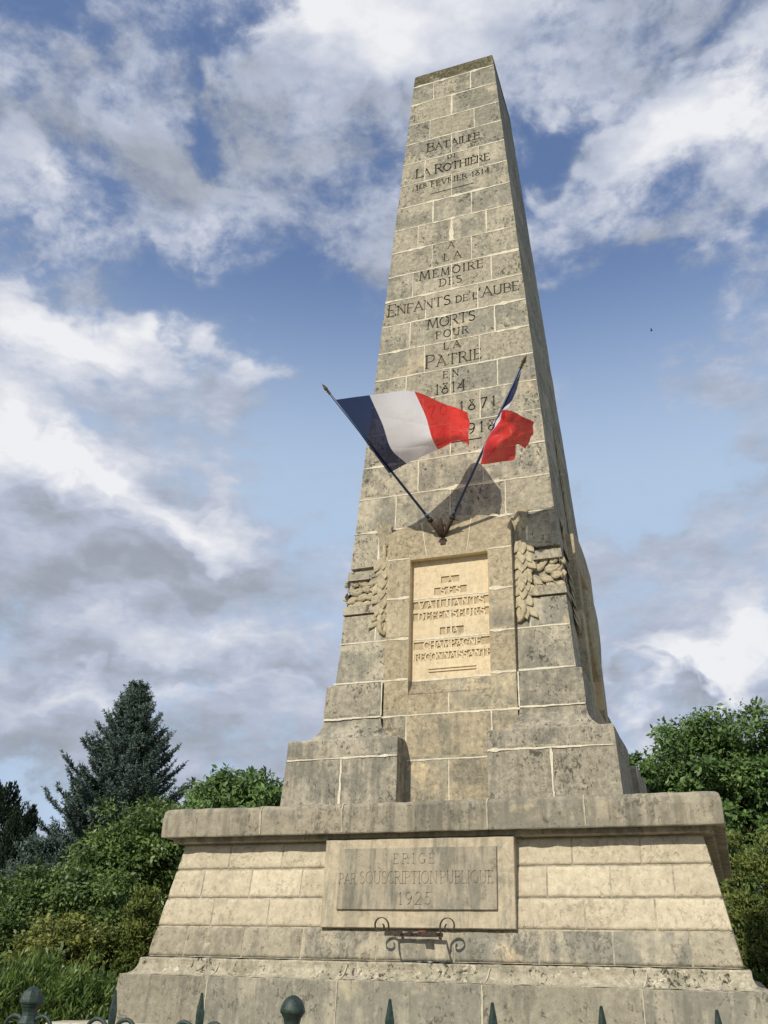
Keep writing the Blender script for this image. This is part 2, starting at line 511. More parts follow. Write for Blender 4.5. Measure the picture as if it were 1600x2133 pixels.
co = t.n('ShaderNodeTexCoord').outputs['Object']
f1 = t.noise(co, 3.0, 8, .65)
ln = t.n('ShaderNodeVectorMath', operation='LENGTH')
t.l(co, ln.inputs[0])
gr = t.m('ADD', ln.outputs['Value'], t.m('MULTIPLY', f1, 2.5))
f2 = t.noise(co, 60.0, 4, .7)
grass = t.mix(t.step(f1, .3, .7), (.030, .050, .012), (.075, .095, .03))
bounce_gravel = t.mix(t.step(f2, .3, .7), (.19, .155, .105), (.36, .30, .21))  # unseen gravel ring, added to bounce warm light onto the shaded face
finish(t, t.mix(t.step(gr, 13.0, 13.8), bounce_gravel, grass), .95, .1, f1, .8, .05)
M_GRASS = m


# ---------------------------------------------------------------- mesh helpers
class MB:
    def __init__(self):
        self.v, self.f, self.mi, self.tone, self.smooth = [], [], [], [], []

    def vert(self, p):
        self.v.append(tuple(float(c) for c in p))
        return len(self.v) - 1

    def face(self, idx, mi=0, tone=0.5, smooth=False):
        self.f.append(tuple(idx)); self.mi.append(mi); self.tone.append(tone); self.smooth.append(smooth)

    def quad(self, a, b, c, d, mi=0, tone=.5, smooth=False):
        self.face([self.vert(p) for p in (a, b, c, d)], mi, tone, smooth)

    def grid(self, pts, mi=0, tone=.5, smooth=False, flip=False):
        """pts[i][j] -> quads"""
        idx = [[self.vert(p) for p in row] for row in pts]
        for i in range(len(idx) - 1):
            for j in range(len(idx[0]) - 1):
                q = [idx[i][j], idx[i][j + 1], idx[i + 1][j + 1], idx[i + 1][j]]
                self.face(q[::-1] if flip else q, mi, tone, smooth)

    def box(self, x0, x1, y0, y1, z0, z1, mi=0, tone=.5):
        p = [(x, y, z) for z in (z0, z1) for y in (y0, y1) for x in (x0, x1)]
        i = [self.vert(q) for q in p]
        for a in ((0, 2, 3, 1), (4, 5, 7, 6), (0, 1, 5, 4), (2, 6, 7, 3), (0, 4, 6, 2), (1, 3, 7, 5)):
            self.face([i[k] for k in a], mi, tone)

    def tube(self, pts, rad, n=8, mi=0, caps=True, smooth=True, flat=1.0):
        pts = [Vector(p) for p in pts]
        rads = rad if isinstance(rad, (list, tuple)) else [rad] * len(pts)
        prev = None
        rings = []
        for k, p in enumerate(pts):
            d = (pts[min(k + 1, len(pts) - 1)] - pts[max(k - 1, 0)])
            d = d.normalized() if d.length > 1e-9 else Vector((0, 0, 1))
            if prev is None:
                a = d.orthogonal().normalized()
            else:
                a = (prev - d * prev.dot(d))
                a = a.normalized() if a.length > 1e-6 else d.orthogonal().normalized()
            prev = a
            b = d.cross(a)
            rings.append([self.vert(p + (a * math.cos(q) + b * math.sin(q) * flat) * rads[k])
                          for q in [2 * math.pi * i / n for i in range(n)]])
        for k in range(len(rings) - 1):
            for i in range(n):
                self.face([rings[k][i], rings[k][(i + 1) % n], rings[k + 1][(i + 1) % n], rings[k + 1][i]], mi, .5, smooth)
        if caps:
            self.face(rings[0][::-1], mi); self.face(rings[-1], mi)

    def lathe(self, prof, n=16, c=(0, 0, 0), mi=0, smooth=True):
        rings = [[self.vert((c[0] + r * math.cos(2 * math.pi * (i + .5) / n), c[1] + r * math.sin(2 * math.pi * (i + .5) / n), c[2] + z))
                  for i in range(n)] for r, z in prof]
        for k in range(len(rings) - 1):
            for i in range(n):
                self.face([rings[k][i], rings[k][(i + 1) % n], rings[k + 1][(i + 1) % n], rings[k + 1][i]], mi, .5, smooth)
        self.face(rings[0][::-1], mi); self.face(rings[-1], mi)

    def build(self, name, mats, parent=None, weld=True, rough=0.0, rscale=3.0, recalc=True):
        me = bpy.data.meshes.new(name)
        me.from_pydata(self.v, [], self.f)
        if not isinstance(mats, (list, tuple)):
            mats = [mats]
        for mm in mats:
            me.materials.append(mm)
        me.polygons.foreach_set('material_index', self.mi)
        me.polygons.foreach_set('use_smooth', self.smooth)
        a = me.attributes.new('tone', 'FLOAT', 'FACE')
        a.data.foreach_set('value', self.tone)
        if weld:
            bm = bmesh.new(); bm.from_mesh(me)
            bmesh.ops.remove_doubles(bm, verts=bm.verts, dist=1e-5)
            if recalc:
                bmesh.ops.recalc_face_normals(bm, faces=bm.faces)
            if rough:
                bm.normal_update()
                for v in bm.verts:
                    n_ = v.normal
                    k = mnoise.fractal(v.co * rscale, 1.0, 2.0, 4)
                    v.co += n_ * (k * rough)
            bm.to_mesh(me); bm.free()
        o = bpy.data.objects.new(name, me)
        COL.objects.link(o)
        if parent is not None:
            o.parent = parent
        return o


def thing(name, label, cat, loc=(0, 0, 0), group=None):
    o = bpy.data.objects.new(name, None)
    COL.objects.link(o)
    o.location = loc
    o.empty_display_size = .2
    o['label'] = label; o['category'] = cat
    if group:
        o['group'] = group
    return o


def tag(o, label, cat, group=None):
    o['label'] = label; o['category'] = cat
    if group:
        o['group'] = group
    return o


def lerp(a, b, k):
    return a + (b - a) * k


def rect_sweep(mb, prof, step=.12, tones=None, mi=0, faces='FRBL', smooth=False):
    """prof: (x0,x1,y0,y1,z) rings; four sides divided along their length"""
    L0 = max(prof[0][1] - prof[0][0], prof[0][3] - prof[0][2])
    n = max(2, int(L0 / step))
    for side in faces:
        pts = []
        for (x0, x1, y0, y1, z) in prof:
            a, b = {'F': ((x0, y0), (x1, y0)), 'R': ((x1, y0), (x1, y1)), 'B': ((x1, y1), (x0, y1)), 'L': ((x0, y1), (x0, y0))}[side]
            pts.append([(lerp(a[0], b[0], i / n), lerp(a[1], b[1], i / n), z) for i in range(n + 1)])
        for k in range(len(pts) - 1):
            for i in range(n):
                u = lerp(pts[k][i][0], pts[k][i + 1][0], .5) if side in 'FB' else lerp(pts[k][i][1], pts[k][i + 1][1], .5)
                tn = tones(side, u, pts[k][i][2]) if tones else .5
                mb.quad(pts[k][i], pts[k][i + 1], pts[k + 1][i + 1], pts[k + 1][i], mi, tn, smooth)
    return n


def rect_cap(mb, x0, x1, y0, y1, z, n, mi=0, tone=.5):
    xs = [lerp(x0, x1, i / n) for i in range(n + 1)]
    ys = [lerp(y0, y1, i / n) for i in range(n + 1)]
    mb.grid([[(x, y, z) for x in xs] for y in ys], mi, tone)


def sq(hw, z):
    return (-hw, hw, -hw, hw, z)


# ---------------------------------------------------------------- lettering (strokes)
def arc(cx, cy, rx, ry, a0, a1, n=9):
    return [(cx + rx * math.cos(R(lerp(a0, a1, i / n))), cy + ry * math.sin(R(lerp(a0, a1, i / n)))) for i in range(n + 1)]


K, T = 1.0, .62
G = {
    'A': (.80, [(T, [(.04, 0), (.40, 1)]), (K, [(.38, 1), (.76, 0)]), (T, [(.17, .36), (.62, .36)])], [(.04, 0), (.76, 0)]),
    'B': (.66, [(K, [(.1, 0), (.1, 1)]), (T, [(.1, 1)] + arc(.34, .76, .24, .24, 90, -90) + [(.1, .52)]),
                (T, [(.1, .52)] + arc(.36, .26, .28, .26, 90, -90) + [(.1, 0)])], [(.06, 0), (.06, 1)]),
    'C': (.74, [(K, arc(.42, .5, .36, .5, 42, 318, 16))], []),
    'D': (.78, [(K, [(.1, 0), (.1, 1)]), (K, [(.1, 1), (.3, 1)] + arc(.34, .5, .38, .5, 90, -90, 14) + [(.3, 0), (.1, 0)])], [(.06, 0), (.06, 1)]),
    'E': (.60, [(K, [(.1, 0), (.1, 1)]), (T, [(.1, 1), (.54, 1), (.54, .88)]), (T, [(.1, .53), (.42, .53)]), (T, [(.1, 0), (.57, 0), (.57, .14)])], [(.06, 0), (.06, 1)]),
    'F': (.56, [(K, [(.1, 0), (.1, 1)]), (T, [(.1, 1), (.54, 1), (.54, .86)]), (T, [(.1, .52), (.42, .52)])], [(.1, 0), (.06, 1)]),
    'G': (.78, [(K, arc(.42, .5, .36, .5, 45, 330, 16)), (K, [(.73, .06), (.73, .40)]), (T, [(.55, .40), (.82, .40)])], []),
    'H': (.78, [(K, [(.1, 0), (.1, 1)]), (K, [(.68, 0), (.68, 1)]), (T, [(.1, .52), (.68, .52)])], [(.1, 0), (.1, 1), (.68, 0), (.68, 1)]),
    'I': (.26, [(K, [(.13, 0), (.13, 1)])], [(.13, 0), (.13, 1)]),
    'L': (.58, [(K, [(.1, 0), (.1, 1)]), (T, [(.1, 0), (.55, 0), (.55, .15)])], [(.06, 0), (.1, 1)]),
    'M': (.92, [(T, [(.08, 0), (.16, 1)]), (K, [(.16, 1), (.46, .08)]), (T, [(.46, .08), (.76, 1)]), (K, [(.76, 1), (.84, 0)])], [(.08, 0), (.84, 0)]),
    'N': (.80, [(T, [(.1, 0), (.1, 1)]), (K, [(.1, 1), (.70, 0)]), (T, [(.70, 0), (.70, 1)])], [(.1, 0), (.06, 1), (.70, 1)]),
    'O': (.86, [(K, arc(.43, .5, .38, .5, 0, 360, 22))], []),
    'P': (.62, [(K, [(.1, 0), (.1, 1)]), (T, [(.1, 1)] + arc(.32, .74, .26, .26, 90, -90) + [(.1, .48)])], [(.1, 0), (.06, 1)]),
    'Q': (.86, [(K, arc(.43, .5, .38, .5, 0, 360, 22)), (K, [(.50, .18), (.80, -.12)])], []),
    'R': (.70, [(K, [(.1, 0), (.1, 1)]), (T, [(.1, 1)] + arc(.32, .75, .25, .25, 90, -90) + [(.1, .50)]), (K, [(.34, .50), (.66, 0)])], [(.1, 0), (.06, 1), (.67, 0)]),
    'S': (.60, [(K, arc(.30, .75, .22, .25, 40, 200, 9) + arc(.30, .26, .25, .26, 60, -140, 11))], []),
    'T': (.74, [(K, [(.37, 0), (.37, 1)]), (T, [(.04, .86), (.04, 1), (.70, 1), (.70, .86)])], [(.37, 0)]),
    'U': (.78, [(K, [(.1, 1), (.1, .32)] + arc(.38, .30, .28, .30, 180, 360, 10) + [(.66, 1)])], [(.1, 1), (.66, 1)]),
    'V': (.78, [(K, [(.05, 1), (.40, 0)]), (T, [(.40, 0), (.73, 1)])], [(.05, 1), (.73, 1)]),
    '0': (.66, [(K, arc(.33, .5, .27, .5, 0, 360, 20))], []),
    '1': (.36, [(K, [(.2, 0), (.2, 1)]), (T, [(.2, 1), (.04, .84)])], [(.2, 0)]),
    '2': (.64, [(K, arc(.31, .72, .25, .28, 165, -35, 11) + [(.06, .02)]), (K, [(.04, 0), (.60, 0)])], []),
    '4': (.70, [(K, [(.48, 0), (.48, 1)]), (T, [(.48, 1), (.04, .30), (.68, .30)])], [(.48, 0)]),
    '5': (.62, [(K, [(.56, 1), (.14, 1)]), (T, [(.14, 1), (.12, .58)]), (K, [(.12, .58)] + arc(.28, .31, .28, .31, 110, -130, 13))], []),
    '7': (.62, [(K, [(.04, .86), (.04, 1), (.58, 1)]), (K, [(.58, 1), (.22, 0)])], []),
    '8': (.66, [(T, [(.14, 1), (.52, 1), (.14, .42)]), (T, [(.14, 1), (.50, .46)]), (K, arc(.32, .24, .26, .24, 50, 410, 16))], []),
    '9': (.66, [(K, arc(.33, .70, .26, .30, 0, 360, 16)), (K, arc(.10, .58, .49, .60, 5, -72, 8))], []),
    '-': (.36, [(K, [(.05, .45), (.31, .45)])], []),
    "'": (.18, [(K, [(.1, 1.02), (.06, .8)])], []),
    '.': (.2, [(K, [(.08, .03), (.14, .03)])], []),
    ' ': (.34, [], []),
}
ACC = {'É': ('E', [(.24, 1.12), (.42, 1.27)]), 'È': ('E', [(.22, 1.27), (.40, 1.12)]), 'Ô': ('O', [(.28, 1.10), (.43, 1.24), (.58, 1.10)])}


def ribbon(mb, pts, wd, P, d0, d1):
    """closed prism along a polyline in the face plane; P(u,v,out)->world"""
    pts = [Vector(p) for p in pts]
    closed = (pts[0] - pts[-1]).length < 1e-6
    if closed:
        pts = pts[:-1]
    n = len(pts)
    ls, rs = [], []
    for k in range(n):
        a = pts[(k - 1) % n] if (closed or k > 0) else None
        b = pts[(k + 1) % n] if (closed or k < n - 1) else None
        d1_ = (pts[k] - a).normalized() if a is not None else (b - pts[k]).normalized()
        d2_ = (b - pts[k]).normalized() if b is not None else d1_
        tn = (d1_ + d2_)
        tn = tn.normalized() if tn.length > 1e-6 else d1_
        nn = Vector((-tn.y, tn.x))
        k_ = 1.0 / max(.5, nn.dot(Vector((-d1_.y, d1_.x))))
        p = pts[k]
        if not closed and k == 0:
            p = p - d2_ * wd * .5
        if not closed and k == n - 1:
            p = p + d1_ * wd * .5
        ls.append(p + nn * wd * .5 * k_); rs.append(p - nn * wd * .5 * k_)
    V = [[mb.vert(P(q.x, q.y, dd)) for q in arr] for arr in (ls, rs) for dd in (d0, d1)]
    l0, l1, r0, r1 = V
    rngk = range(n) if closed else range(n - 1)
    for k in rngk:
        j = (k + 1) % n
        mb.face([l0[k], l0[j], r0[j], r0[k]])
        mb.face([l1[k], r1[k], r1[j], l1[j]])
        mb.face([l0[k], l1[k], l1[j], l0[j]])
        mb.face([r0[k], r0[j], r1[j], r1[k]])
    if not closed:
        mb.face([l0[0], r0[0], r1[0], l1[0]])
        mb.face([l0[-1], l1[-1], r1[-1], r0[-1]])


def text_line(mb, runs, x0, x1, z, P, d0, d1, thick=.105, zslope=0.0, serif=True, jit=.0):
    """runs: [(text, cap height, raise)], stretched to run from x0 to x1 on baseline z"""
    items = []
    for txt, h, up in runs:
        for ch in txt:
            base, acc = (ACC[ch] if ch in ACC else (ch, None))
            items.append((G[base], h, up, acc))
    hmax = max(h for _, h, _ in runs)
    wsum = sum(g[0] * h for g, h, _, _ in items)
    gaps = max(1, len(items) - 1)
    track = ((x1 - x0) - wsum) / gaps
    kx = 1.0
    lim = .05 * hmax
    if track < lim:
        kx = (x1 - x0 - lim * gaps) / wsum
        track = lim
    x = x0
    for (g, h, up, acc) in items:
        th = thick * (h * .6 + hmax * .4)
        kk = kx * h
        def pt(p):
            return (x + p[0] * kk, z + up + p[1] * h)
        for wt, pl in g[1]:
            ribbon(mb, [pt(p) for p in pl], th * wt, P, d0, d1 * (1 + .1 * random.random()))
        if serif:
            for s_ in g[2]:
                c_ = pt(s_)
                sl_ = .10 * h
                ribbon(mb, [(c_[0] - sl_, c_[1]), (c_[0] + sl_, c_[1])], th * .55, P, d0, d1 * .93)
        if acc:
            ribbon(mb, [pt(p) for p in acc], th * .7, P, d0, d1 * .9)
        x += g[0] * kk + track


def mortar(mb, P, a, b, wd, jag=.35, outd=.0035, blot=()):
    """irregular flush-pointed joint from a to b in face coords"""
    a, b = Vector(a), Vector(b)
    L = (b - a).length
    n = max(3, int(L / .022))
    d = (b - a) / L
    nn = Vector((-d.y, d.x))
    sd = random.random() * 50
    A, B = [], []
    wd = wd * .9
    for i in range(n + 1):
        s = i / n
        p = a + (b - a) * s
        w1 = wd * .5 * (1 + jag * 2.2 * mnoise.noise((s * L * 9 + sd, 1.3, 0)) + jag * 1.4 * mnoise.noise((s * L * 38 + sd, 7.1, 0)))
        w2 = wd * .5 * (1 + jag * 2.2 * mnoise.noise((s * L * 9 + sd, 5.7, 3)) + jag * 1.4 * mnoise.noise((s * L * 38 + sd, 9.9, 3)))
        fade = 1 + .75 * mnoise.noise((s * L * 2.3 + sd, 3.3, 8.8))
        w1 *= fade; w2 *= fade
        for (c, hw, ht) in blot:
            k = math.exp(-((s - c) / hw) ** 2) * ht * (1 + .5 * mnoise.noise((s * L * 30, 2.2, sd)))
            w1 += k * .5; w2 += k * .5
        w1 = max(w1, wd * .15); w2 = max(w2, wd * .15)
        A.append(P(*(p + nn * w1), outd)); B.append(P(*(p - nn * w2), outd))
    mb.grid([A, B])


def merge(obj, mb, mat):
    """lay the pointing into the part it belongs to"""
    me = obj.data
    me.materials.append(mat)
    mi = len(me.materials) - 1
    bm = bmesh.new(); bm.from_mesh(me)
    vs = [bm.verts.new(v) for v in mb.v]
    for f in mb.f:
        nf = bm.faces.new([vs[i] for i in f])
        nf.material_index = mi
        nf.smooth = True
    bm.to_mesh(me); bm.free()


# ---------------------------------------------------------------- monument
mon = thing('obelisk_monument', 'tall pale limestone battle memorial obelisk on a sloping stepped podium', 'monument')


def hw(z):
    return 1.312 - 0.0645893 * (z - 4.295)


def face_front(u, z, o=0.0):
    return (u, -hw(z) - o, z)


def rotz(p, k):
    x, y, z = p
    for _ in range(k % 4):
        x, y = -y, x
    return (x, y, z)


BAND0, BAND1 = 5.085, 5.69
prof = []
zs = list(np.arange(3.0, BAND0 - .02, .15)) + [BAND0]
for z in zs:
    prof.append(sq(hw(z), z))
prof.append(sq(hw(BAND0) - .045, BAND0 + .004))
prof.append(sq(hw(BAND1) - .045, BAND1 - .004))
for z in [BAND1] + list(np.arange(BAND1 + .12, 14.5, .12)) + [14.56, 14.599]:
    prof.append(sq(hw(z) - (0 if z < 14.58 else .012), z))
mb = MB()
n_ = rect_sweep(mb, prof, step=.22)
top = prof[-1]
rect_cap(mb, top[0], top[1], top[2], top[3], top[4], n_)
bot = prof[0]
rect_cap(mb, bot[0], bot[1], bot[2], bot[3], bot[4], n_)
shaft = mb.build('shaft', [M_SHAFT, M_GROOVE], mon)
# slightly worn arrises (only the four edges move, so the faces stay true)
for v in shaft.data.vertices:
    if abs(abs(v.co.x) - abs(v.co.y)) < 1e-4 and v.co.z > 3.2:
        k = 1 - .006 * max(0, mnoise.noise(v.co * 3.1) + .25) - (.010 * max(0, mnoise.noise(v.co * 1.3 + Vector((4, 4, 4))) - .1))
        v.co.x *= k; v.co.y *= k

cut = MB()
D0, D1 = .03, -.017
S = .165
text_line(cut, [('B', .185, 0), ('ATAILLE', .145, 0)], -.413, .414, 12.662, face_front, D0, D1, .135)
text_line(cut, [('DE', .088, 0)], -.085, .072, 12.385, face_front, D0, D1, .16)
text_line(cut, [('L', .19, 0), ('A ', .15, 0), ('R', .19, 0), ('OTHIÈRE', .15, 0)], -.577, .560, 12.135, face_front, D0, D1, .14)
text_line(cut, [('1', .11, 0), ('ER', .075, .035), (' ', .09, 0), ('F', .115, 0), ('ÉVRIER 1814', .105, 0)], -.570, .555, 11.865, face_front, D0, D1, .15)
ribbon(cut, [(-.505, 11.885), (-.420, 11.885)], .010, face_front, D0, D1)
ribbon(cut, [(-.329, 11.715), (.317, 11.722)], .016, face_front, D0, D1)
text_line(cut, [('A', .118, 0)], -.065, .053, 10.525, face_front, D0, D1, .12)
text_line(cut, [('LA', .138, 0)], -.126, .128, 10.298, face_front, D0, D1, .11)
text_line(cut, [('M', .178, 0), ('ÉMÔIRE', .138, 0)], -.476, .430, 10.031, face_front, D0, D1, .115)
text_line(cut, [('DES', .13, 0)], -.183, .134, 9.842, face_front, D0, D1, .12)
text_line(cut, [('E', .205, 0), ('NFANT', .16, 0), ('S', .165, 0), (' ', .12, 0), ('DE L', .115, 0), ("'", .17, 0), ('A', .175, 0), ('UBE', .155, 0)],
          -.918, .908, 9.487, face_front, D0, D1, .105)
text_line(cut, [('M', .185, 0), ('ORTS', .165, 0)], -.347, .317, 9.124, face_front, D0, D1, .11)
text_line(cut, [('POUR', .12, 0)], -.218, .221, 8.928, face_front, D0, D1, .125)
text_line(cut, [('LA', .118, 0)], -.112, .112, 8.721, face_front, D0, D1, .125)
text_line(cut, [('P', .21, 0), ('ATRIE', .165, 0)], -.357, .388, 8.463, face_front, D0, D1, .11)
text_line(cut, [('EN', .105, 0)], -.115, .091, 8.255, face_front, D0, D1, .135)
text_line(cut, [('1814', .158, 0)], -.220, .188, 8.012, face_front, D0, D1, .11)
text_line(cut, [('1870-1871', .15, 0)], -.56, .561, 7.687, face_front, D0, D1, .115)
text_line(cut, [('1914-1918', .15, 0)], -.53, .555, 7.335, face_front, D0, D1, .115)
ribbon(cut, [(-.375, 7.247), (.373, 7.247)], .016, face_front, D0, D1)
for k in range(4):
    a_, b_ = rotz((-.56, -1.6, 3.6), k), rotz((.56, -1.0, 5.90), k)
    cut.box(min(a_[0], b_[0]), max(a_[0], b_[0]), min(a_[1], b_[1]), max(a_[1], b_[1]), 3.6, 5.90)
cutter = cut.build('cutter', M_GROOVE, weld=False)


def carve(obj, cutter, mi=1):
    for p in cutter.data.polygons:
        p.material_index = 0
    bm = bmesh.new(); bm.from_mesh(cutter.data)
    bmesh.ops.recalc_face_normals(bm, faces=bm.faces)
    bm.to_mesh(cutter.data); bm.free()
    md = obj.modifiers.new('carve', 'BOOLEAN')
    md.operation = 'DIFFERENCE'
    md.solver = 'EXACT'
    md.use_self = True
    md.object = cutter
    md.material_mode = 'TRANSFER'
    dg = bpy.context.evaluated_depsgraph_get()
    ev = obj.evaluated_get(dg)
    me = bpy.data.meshes.new_from_object(ev, preserve_all_data_layers=True, depsgraph=dg)
    obj.modifiers.clear()
    old = obj.data
    obj.data = me
    me.name = obj.name
    bpy.data.objects.remove(cutter, do_unlink=True)
    return obj


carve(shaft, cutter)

# pointing of the shaft front
mo = MB()
zrow = [r[0] for r in SHAFT_ROWS] + [14.6]
for k in range(6, len(SHAFT_ROWS)):
    z0, js = SHAFT_ROWS[k]
    z1 = zrow[k + 1]
    if k >= 7:
        blot = []
        if random.random() < .6:
            blot = [(random.random(), .02 + .03 * random.random(), .02 + .02 * random.random()) for _ in range(3)]
        if k == 16:
            blot = [(.86, .10, .035), (.97, .06, .03)]
        wd = .015 + .008 * random.random()
        h0 = hw(z0)
        mortar(mo, face_front, (-h0 + .003, z0), (h0 - .003, z0), wd, .4, .0035, blot)
    for x in js:
        if k == 6 and abs(x) < .7:
            continue
        blot = []
        wd = .013 + .005 * random.random()
        if k == 17 and abs(x) < .1:
            blot = [(.3, .25, .045), (.75, .18, .018), (.03, .06, .05)]
        if k in (23, 18) and x < .1:
            blot = [(.35, .3, .02)]
        if k == 17 and x > .3:
            blot = [(.7, .4, .014)]
        mortar(mo, face_front, (x, z0 + .006), (x, z1 - .006), wd, .4, .0042, blot)
for sgn in (-1, 1):
    for z, u0 in ((4.758, .73), (4.295, .73)):
        mortar(mo, face_front, (sgn * u0, z), (sgn * (hw(z) - .003), z), .017, .3)
    mortar(mo, face_front, (sgn * .868, 4.765), (sgn * .862, BAND0 - .01), .017, .3)
    mortar(mo, face_front, (sgn * .868, BAND1 + .01), (sgn * .876, 6.14), .014, .3)
merge(shaft, mo, M_MORTAR)
# fainter joints on the other three faces
mo = MB()
for k in (1, 2, 3):
    def Pk(u, z, o, k=k):
        return rotz(face_front(u, z, o), k)
    for q in range(7, len(SHAFT_ROWS)):
        z0, js = SHAFT_ROWS[q]
        mortar(mo, Pk, (-hw(z0) + .004, z0), (hw(z0) - .004, z0), .009, .3)
        for x in js:
            mortar(mo, Pk, (x, z0 + .006), (x, zrow[q + 1] - .006), .008, .3)
merge(shaft, mo, M_MORTAR2)


# piers with arched heads on the four sides
def pier_y(z):
    return 1.42 - (z - 2.85) * .033


PW, RX, RZ0, RZ1, RD = .715, .447, 4.10, 5.668, .085


def make_pier(k, with_text):
    def P(u, z, o=0.0):
        return rotz((u, -pier_y(z) - o, z), k)
    mb = MB()
    # outline of the front: bottom part full width, around the recess, then the arch
    def strip(x0, x1, z0, z1, nx, nz):
        mb.grid([[P(lerp(x0, x1, i / nx), lerp(z0, z1, j / nz)) for i in range(nx + 1)] for j in range(nz + 1)])
    W_ = PW
    strip(-W_, W_, 2.86, RZ0, 4, 4)
    strip(-W_, -RX, RZ0, RZ1, 1, 4)
    strip(RX, W_, RZ0, RZ1, 1, 4)
    n = 16
    def arch(u):
        return 6.03 + .13 * (1 - (u / W_) ** 2)
    us = [lerp(-W_, W_, i / n) for i in range(n + 1)]
    mb.grid([[P(u, RZ1) for u in us], [P(u, lerp(RZ1, arch(u), .5)) for u in us], [P(u, arch(u)) for u in us]])
    back = lambda u, z: rotz((u, -1.0, z), k)
    mb.grid([[P(u, arch(u)) for u in us], [back(u, arch(u)) for u in us]])
    zz = [2.86, RZ0, RZ1, 6.03]
    for sgn in (-1, 1):
        mb.grid([[P(sgn * W_, z) for z in zz], [back(sgn * W_, z) for z in zz]])
    # recess: three reveals, back wall, sill that sweeps forward at the foot
    sweep = [(RZ0, 0.0), (RZ0 + .035, -.022), (RZ0 + .075, -.050), (RZ0 + .12, -.073), (RZ0 + .165, -RD)]
    rows_ = [[P(u, z, d) for u in (-RX, 0, RX)] for z, d in sweep]
    for r_ in range(len(rows_) - 1):
        mb.quad(rows_[r_][0], rows_[r_][2], rows_[r_ + 1][2], rows_[r_ + 1][0], 0, .4, True)
    zb = RZ0 + .165
    ridx = 1
    lines = TEXTROWS if with_text else []
    cur = zb
    for (x0, x1, z0, z1, _t) in lines:
        # z0 = bottom of the sunk strip, z1 = top; lines run bottom to top
        mb.quad(P(-RX, cur, -RD), P(RX, cur, -RD), P(RX, z0, -RD), P(-RX, z0, -RD), ridx)
        mb.quad(P(-RX, z0, -RD), P(x0, z0, -RD), P(x0, z1, -RD), P(-RX, z1, -RD), ridx)
        mb.quad(P(x1, z0, -RD), P(RX, z0, -RD), P(RX, z1, -RD), P(x1, z1, -RD), ridx)
        s_ = -RD - SUNK
        mb.quad(P(x0, z0, s_), P(x1, z0, s_), P(x1, z1, s_), P(x0, z1, s_), 2)
        for (a, b) in (((x0, z0), (x1, z0)), ((x1, z0), (x1, z1)), ((x1, z1), (x0, z1)), ((x0, z1), (x0, z0))):
            mb.quad(P(*a, -RD), P(*b, -RD), P(*b, s_), P(*a, s_), ridx)
        cur = z1
    mb.quad(P(-RX, cur, -RD), P(RX, cur, -RD), P(RX, RZ1, -RD), P(-RX, RZ1, -RD), ridx)
    for sgn in (-1, 1):
        for r_ in range(len(sweep) - 1):
            (za, da), (zb_, db) = sweep[r_], sweep[r_ + 1]
            mb.quad(P(sgn * RX, za, 0), P(sgn * RX, zb_, 0), P(sgn * RX, zb_, db), P(sgn * RX, za, da))
        mb.quad(P(sgn * RX, zb, 0), P(sgn * RX, RZ1, 0), P(sgn * RX, RZ1, -RD), P(sgn * RX, zb, -RD), ridx)
    mb.quad(P(-RX, RZ1, 0), P(RX, RZ1, 0), P(RX, RZ1, -RD), P(-RX, RZ1, -RD), ridx)
    o = mb.build('arched_panel', [M_PIER, M_RECESS, M_SUNK], mon, weld=True, recalc=True)
    return o, P


SUNK = .014
TEXTROWS = [
    (-.409, .443, 4.490, 4.572, [('RECONNAISSANTE', .080, 0)]),
    (-.419, .439, 4.617, 4.705, [('   CHAMPAGNE   ', .085, 0)]),
    (-.122, .145, 4.768, 4.853, [(' LA ', .082, 0)]),
    (-.427, .435, 4.954, 5.044, [(' DÉFENSEURS ', .086, 0)]),
    (-.431, .433, 5.086, 5.179, [(' VAILLANTS ', .090, 0)]),
    (-.187, .183, 5.240, 5.326, [(' SES ', .083, 0)]),
    (-.109, .100, 5.375, 5.455, [(' A ', .078, 0)]),
]
panel, Pp = make_pier(0, True)
for (x0, x1, z0, z1, runs) in TEXTROWS:
    lt = MB()
    rr = [(tx_.replace('É', 'E'), h, up) for tx_, h, up in runs]
    h = z1 - z0
    text_line(lt, [(a_, h * .98, 0) for a_, _, _ in rr], x0 + .004, x1 - .004, z0 + h * .02, Pp, -RD - .001, -RD - SUNK - .004, .20, serif=False)
    lt.build('inscription_line', M_RECESS, panel, weld=False)
ru = MB()
for z in (4.396, 4.364):
    P_ = Pp
    for (u0, u1, z0, z1, o0, o1) in ((-.247, .274, z - .006, z + .006, -RD + .012, -RD - .01),):
        pts = [P_(u, zz_, o_) for o_ in (o0, o1) for zz_ in (z0, z1) for u in (u0, u1)]
        i = [ru.vert(q) for q in pts]
        for a in ((0, 1, 3, 2), (4, 6, 7, 5), (0, 4, 5, 1), (2, 3, 7, 6), (0, 2, 6, 4), (1, 5, 7, 3)):
            ru.face([i[q] for q in a])
ru.build('double_rule', M_RECESS, panel)
for k in (1, 2, 3):
    make_pier(k, False)
mo = MB()
Pr = lambda u, z, o: Pp(u, z, -RD + .003)
Pf = lambda u, z, o: Pp(u, z, .0035)
for z, sp in ((5.211, .03), (4.733, .02), (4.276, .02)):
    mortar(mo, Pr, (-RX + .002, z), (RX - .002, z), .016, .35, 0, [(.35, .12, .012)])
    mortar(mo, Pf, (-PW, z + .0), (-RX - .004, z), .017, .4, 0, [(.75, .2, sp)])
    mortar(mo, Pf, (RX + .004, z), (PW, z), .017, .4, 0, [(.3, .2, sp)])
mortar(mo, Pf, (-PW, 5.69), (-RX, 5.69), .014, .4, 0)
mortar(mo, Pf, (RX, 5.69), (PW, 5.69), .016, .4, 0)
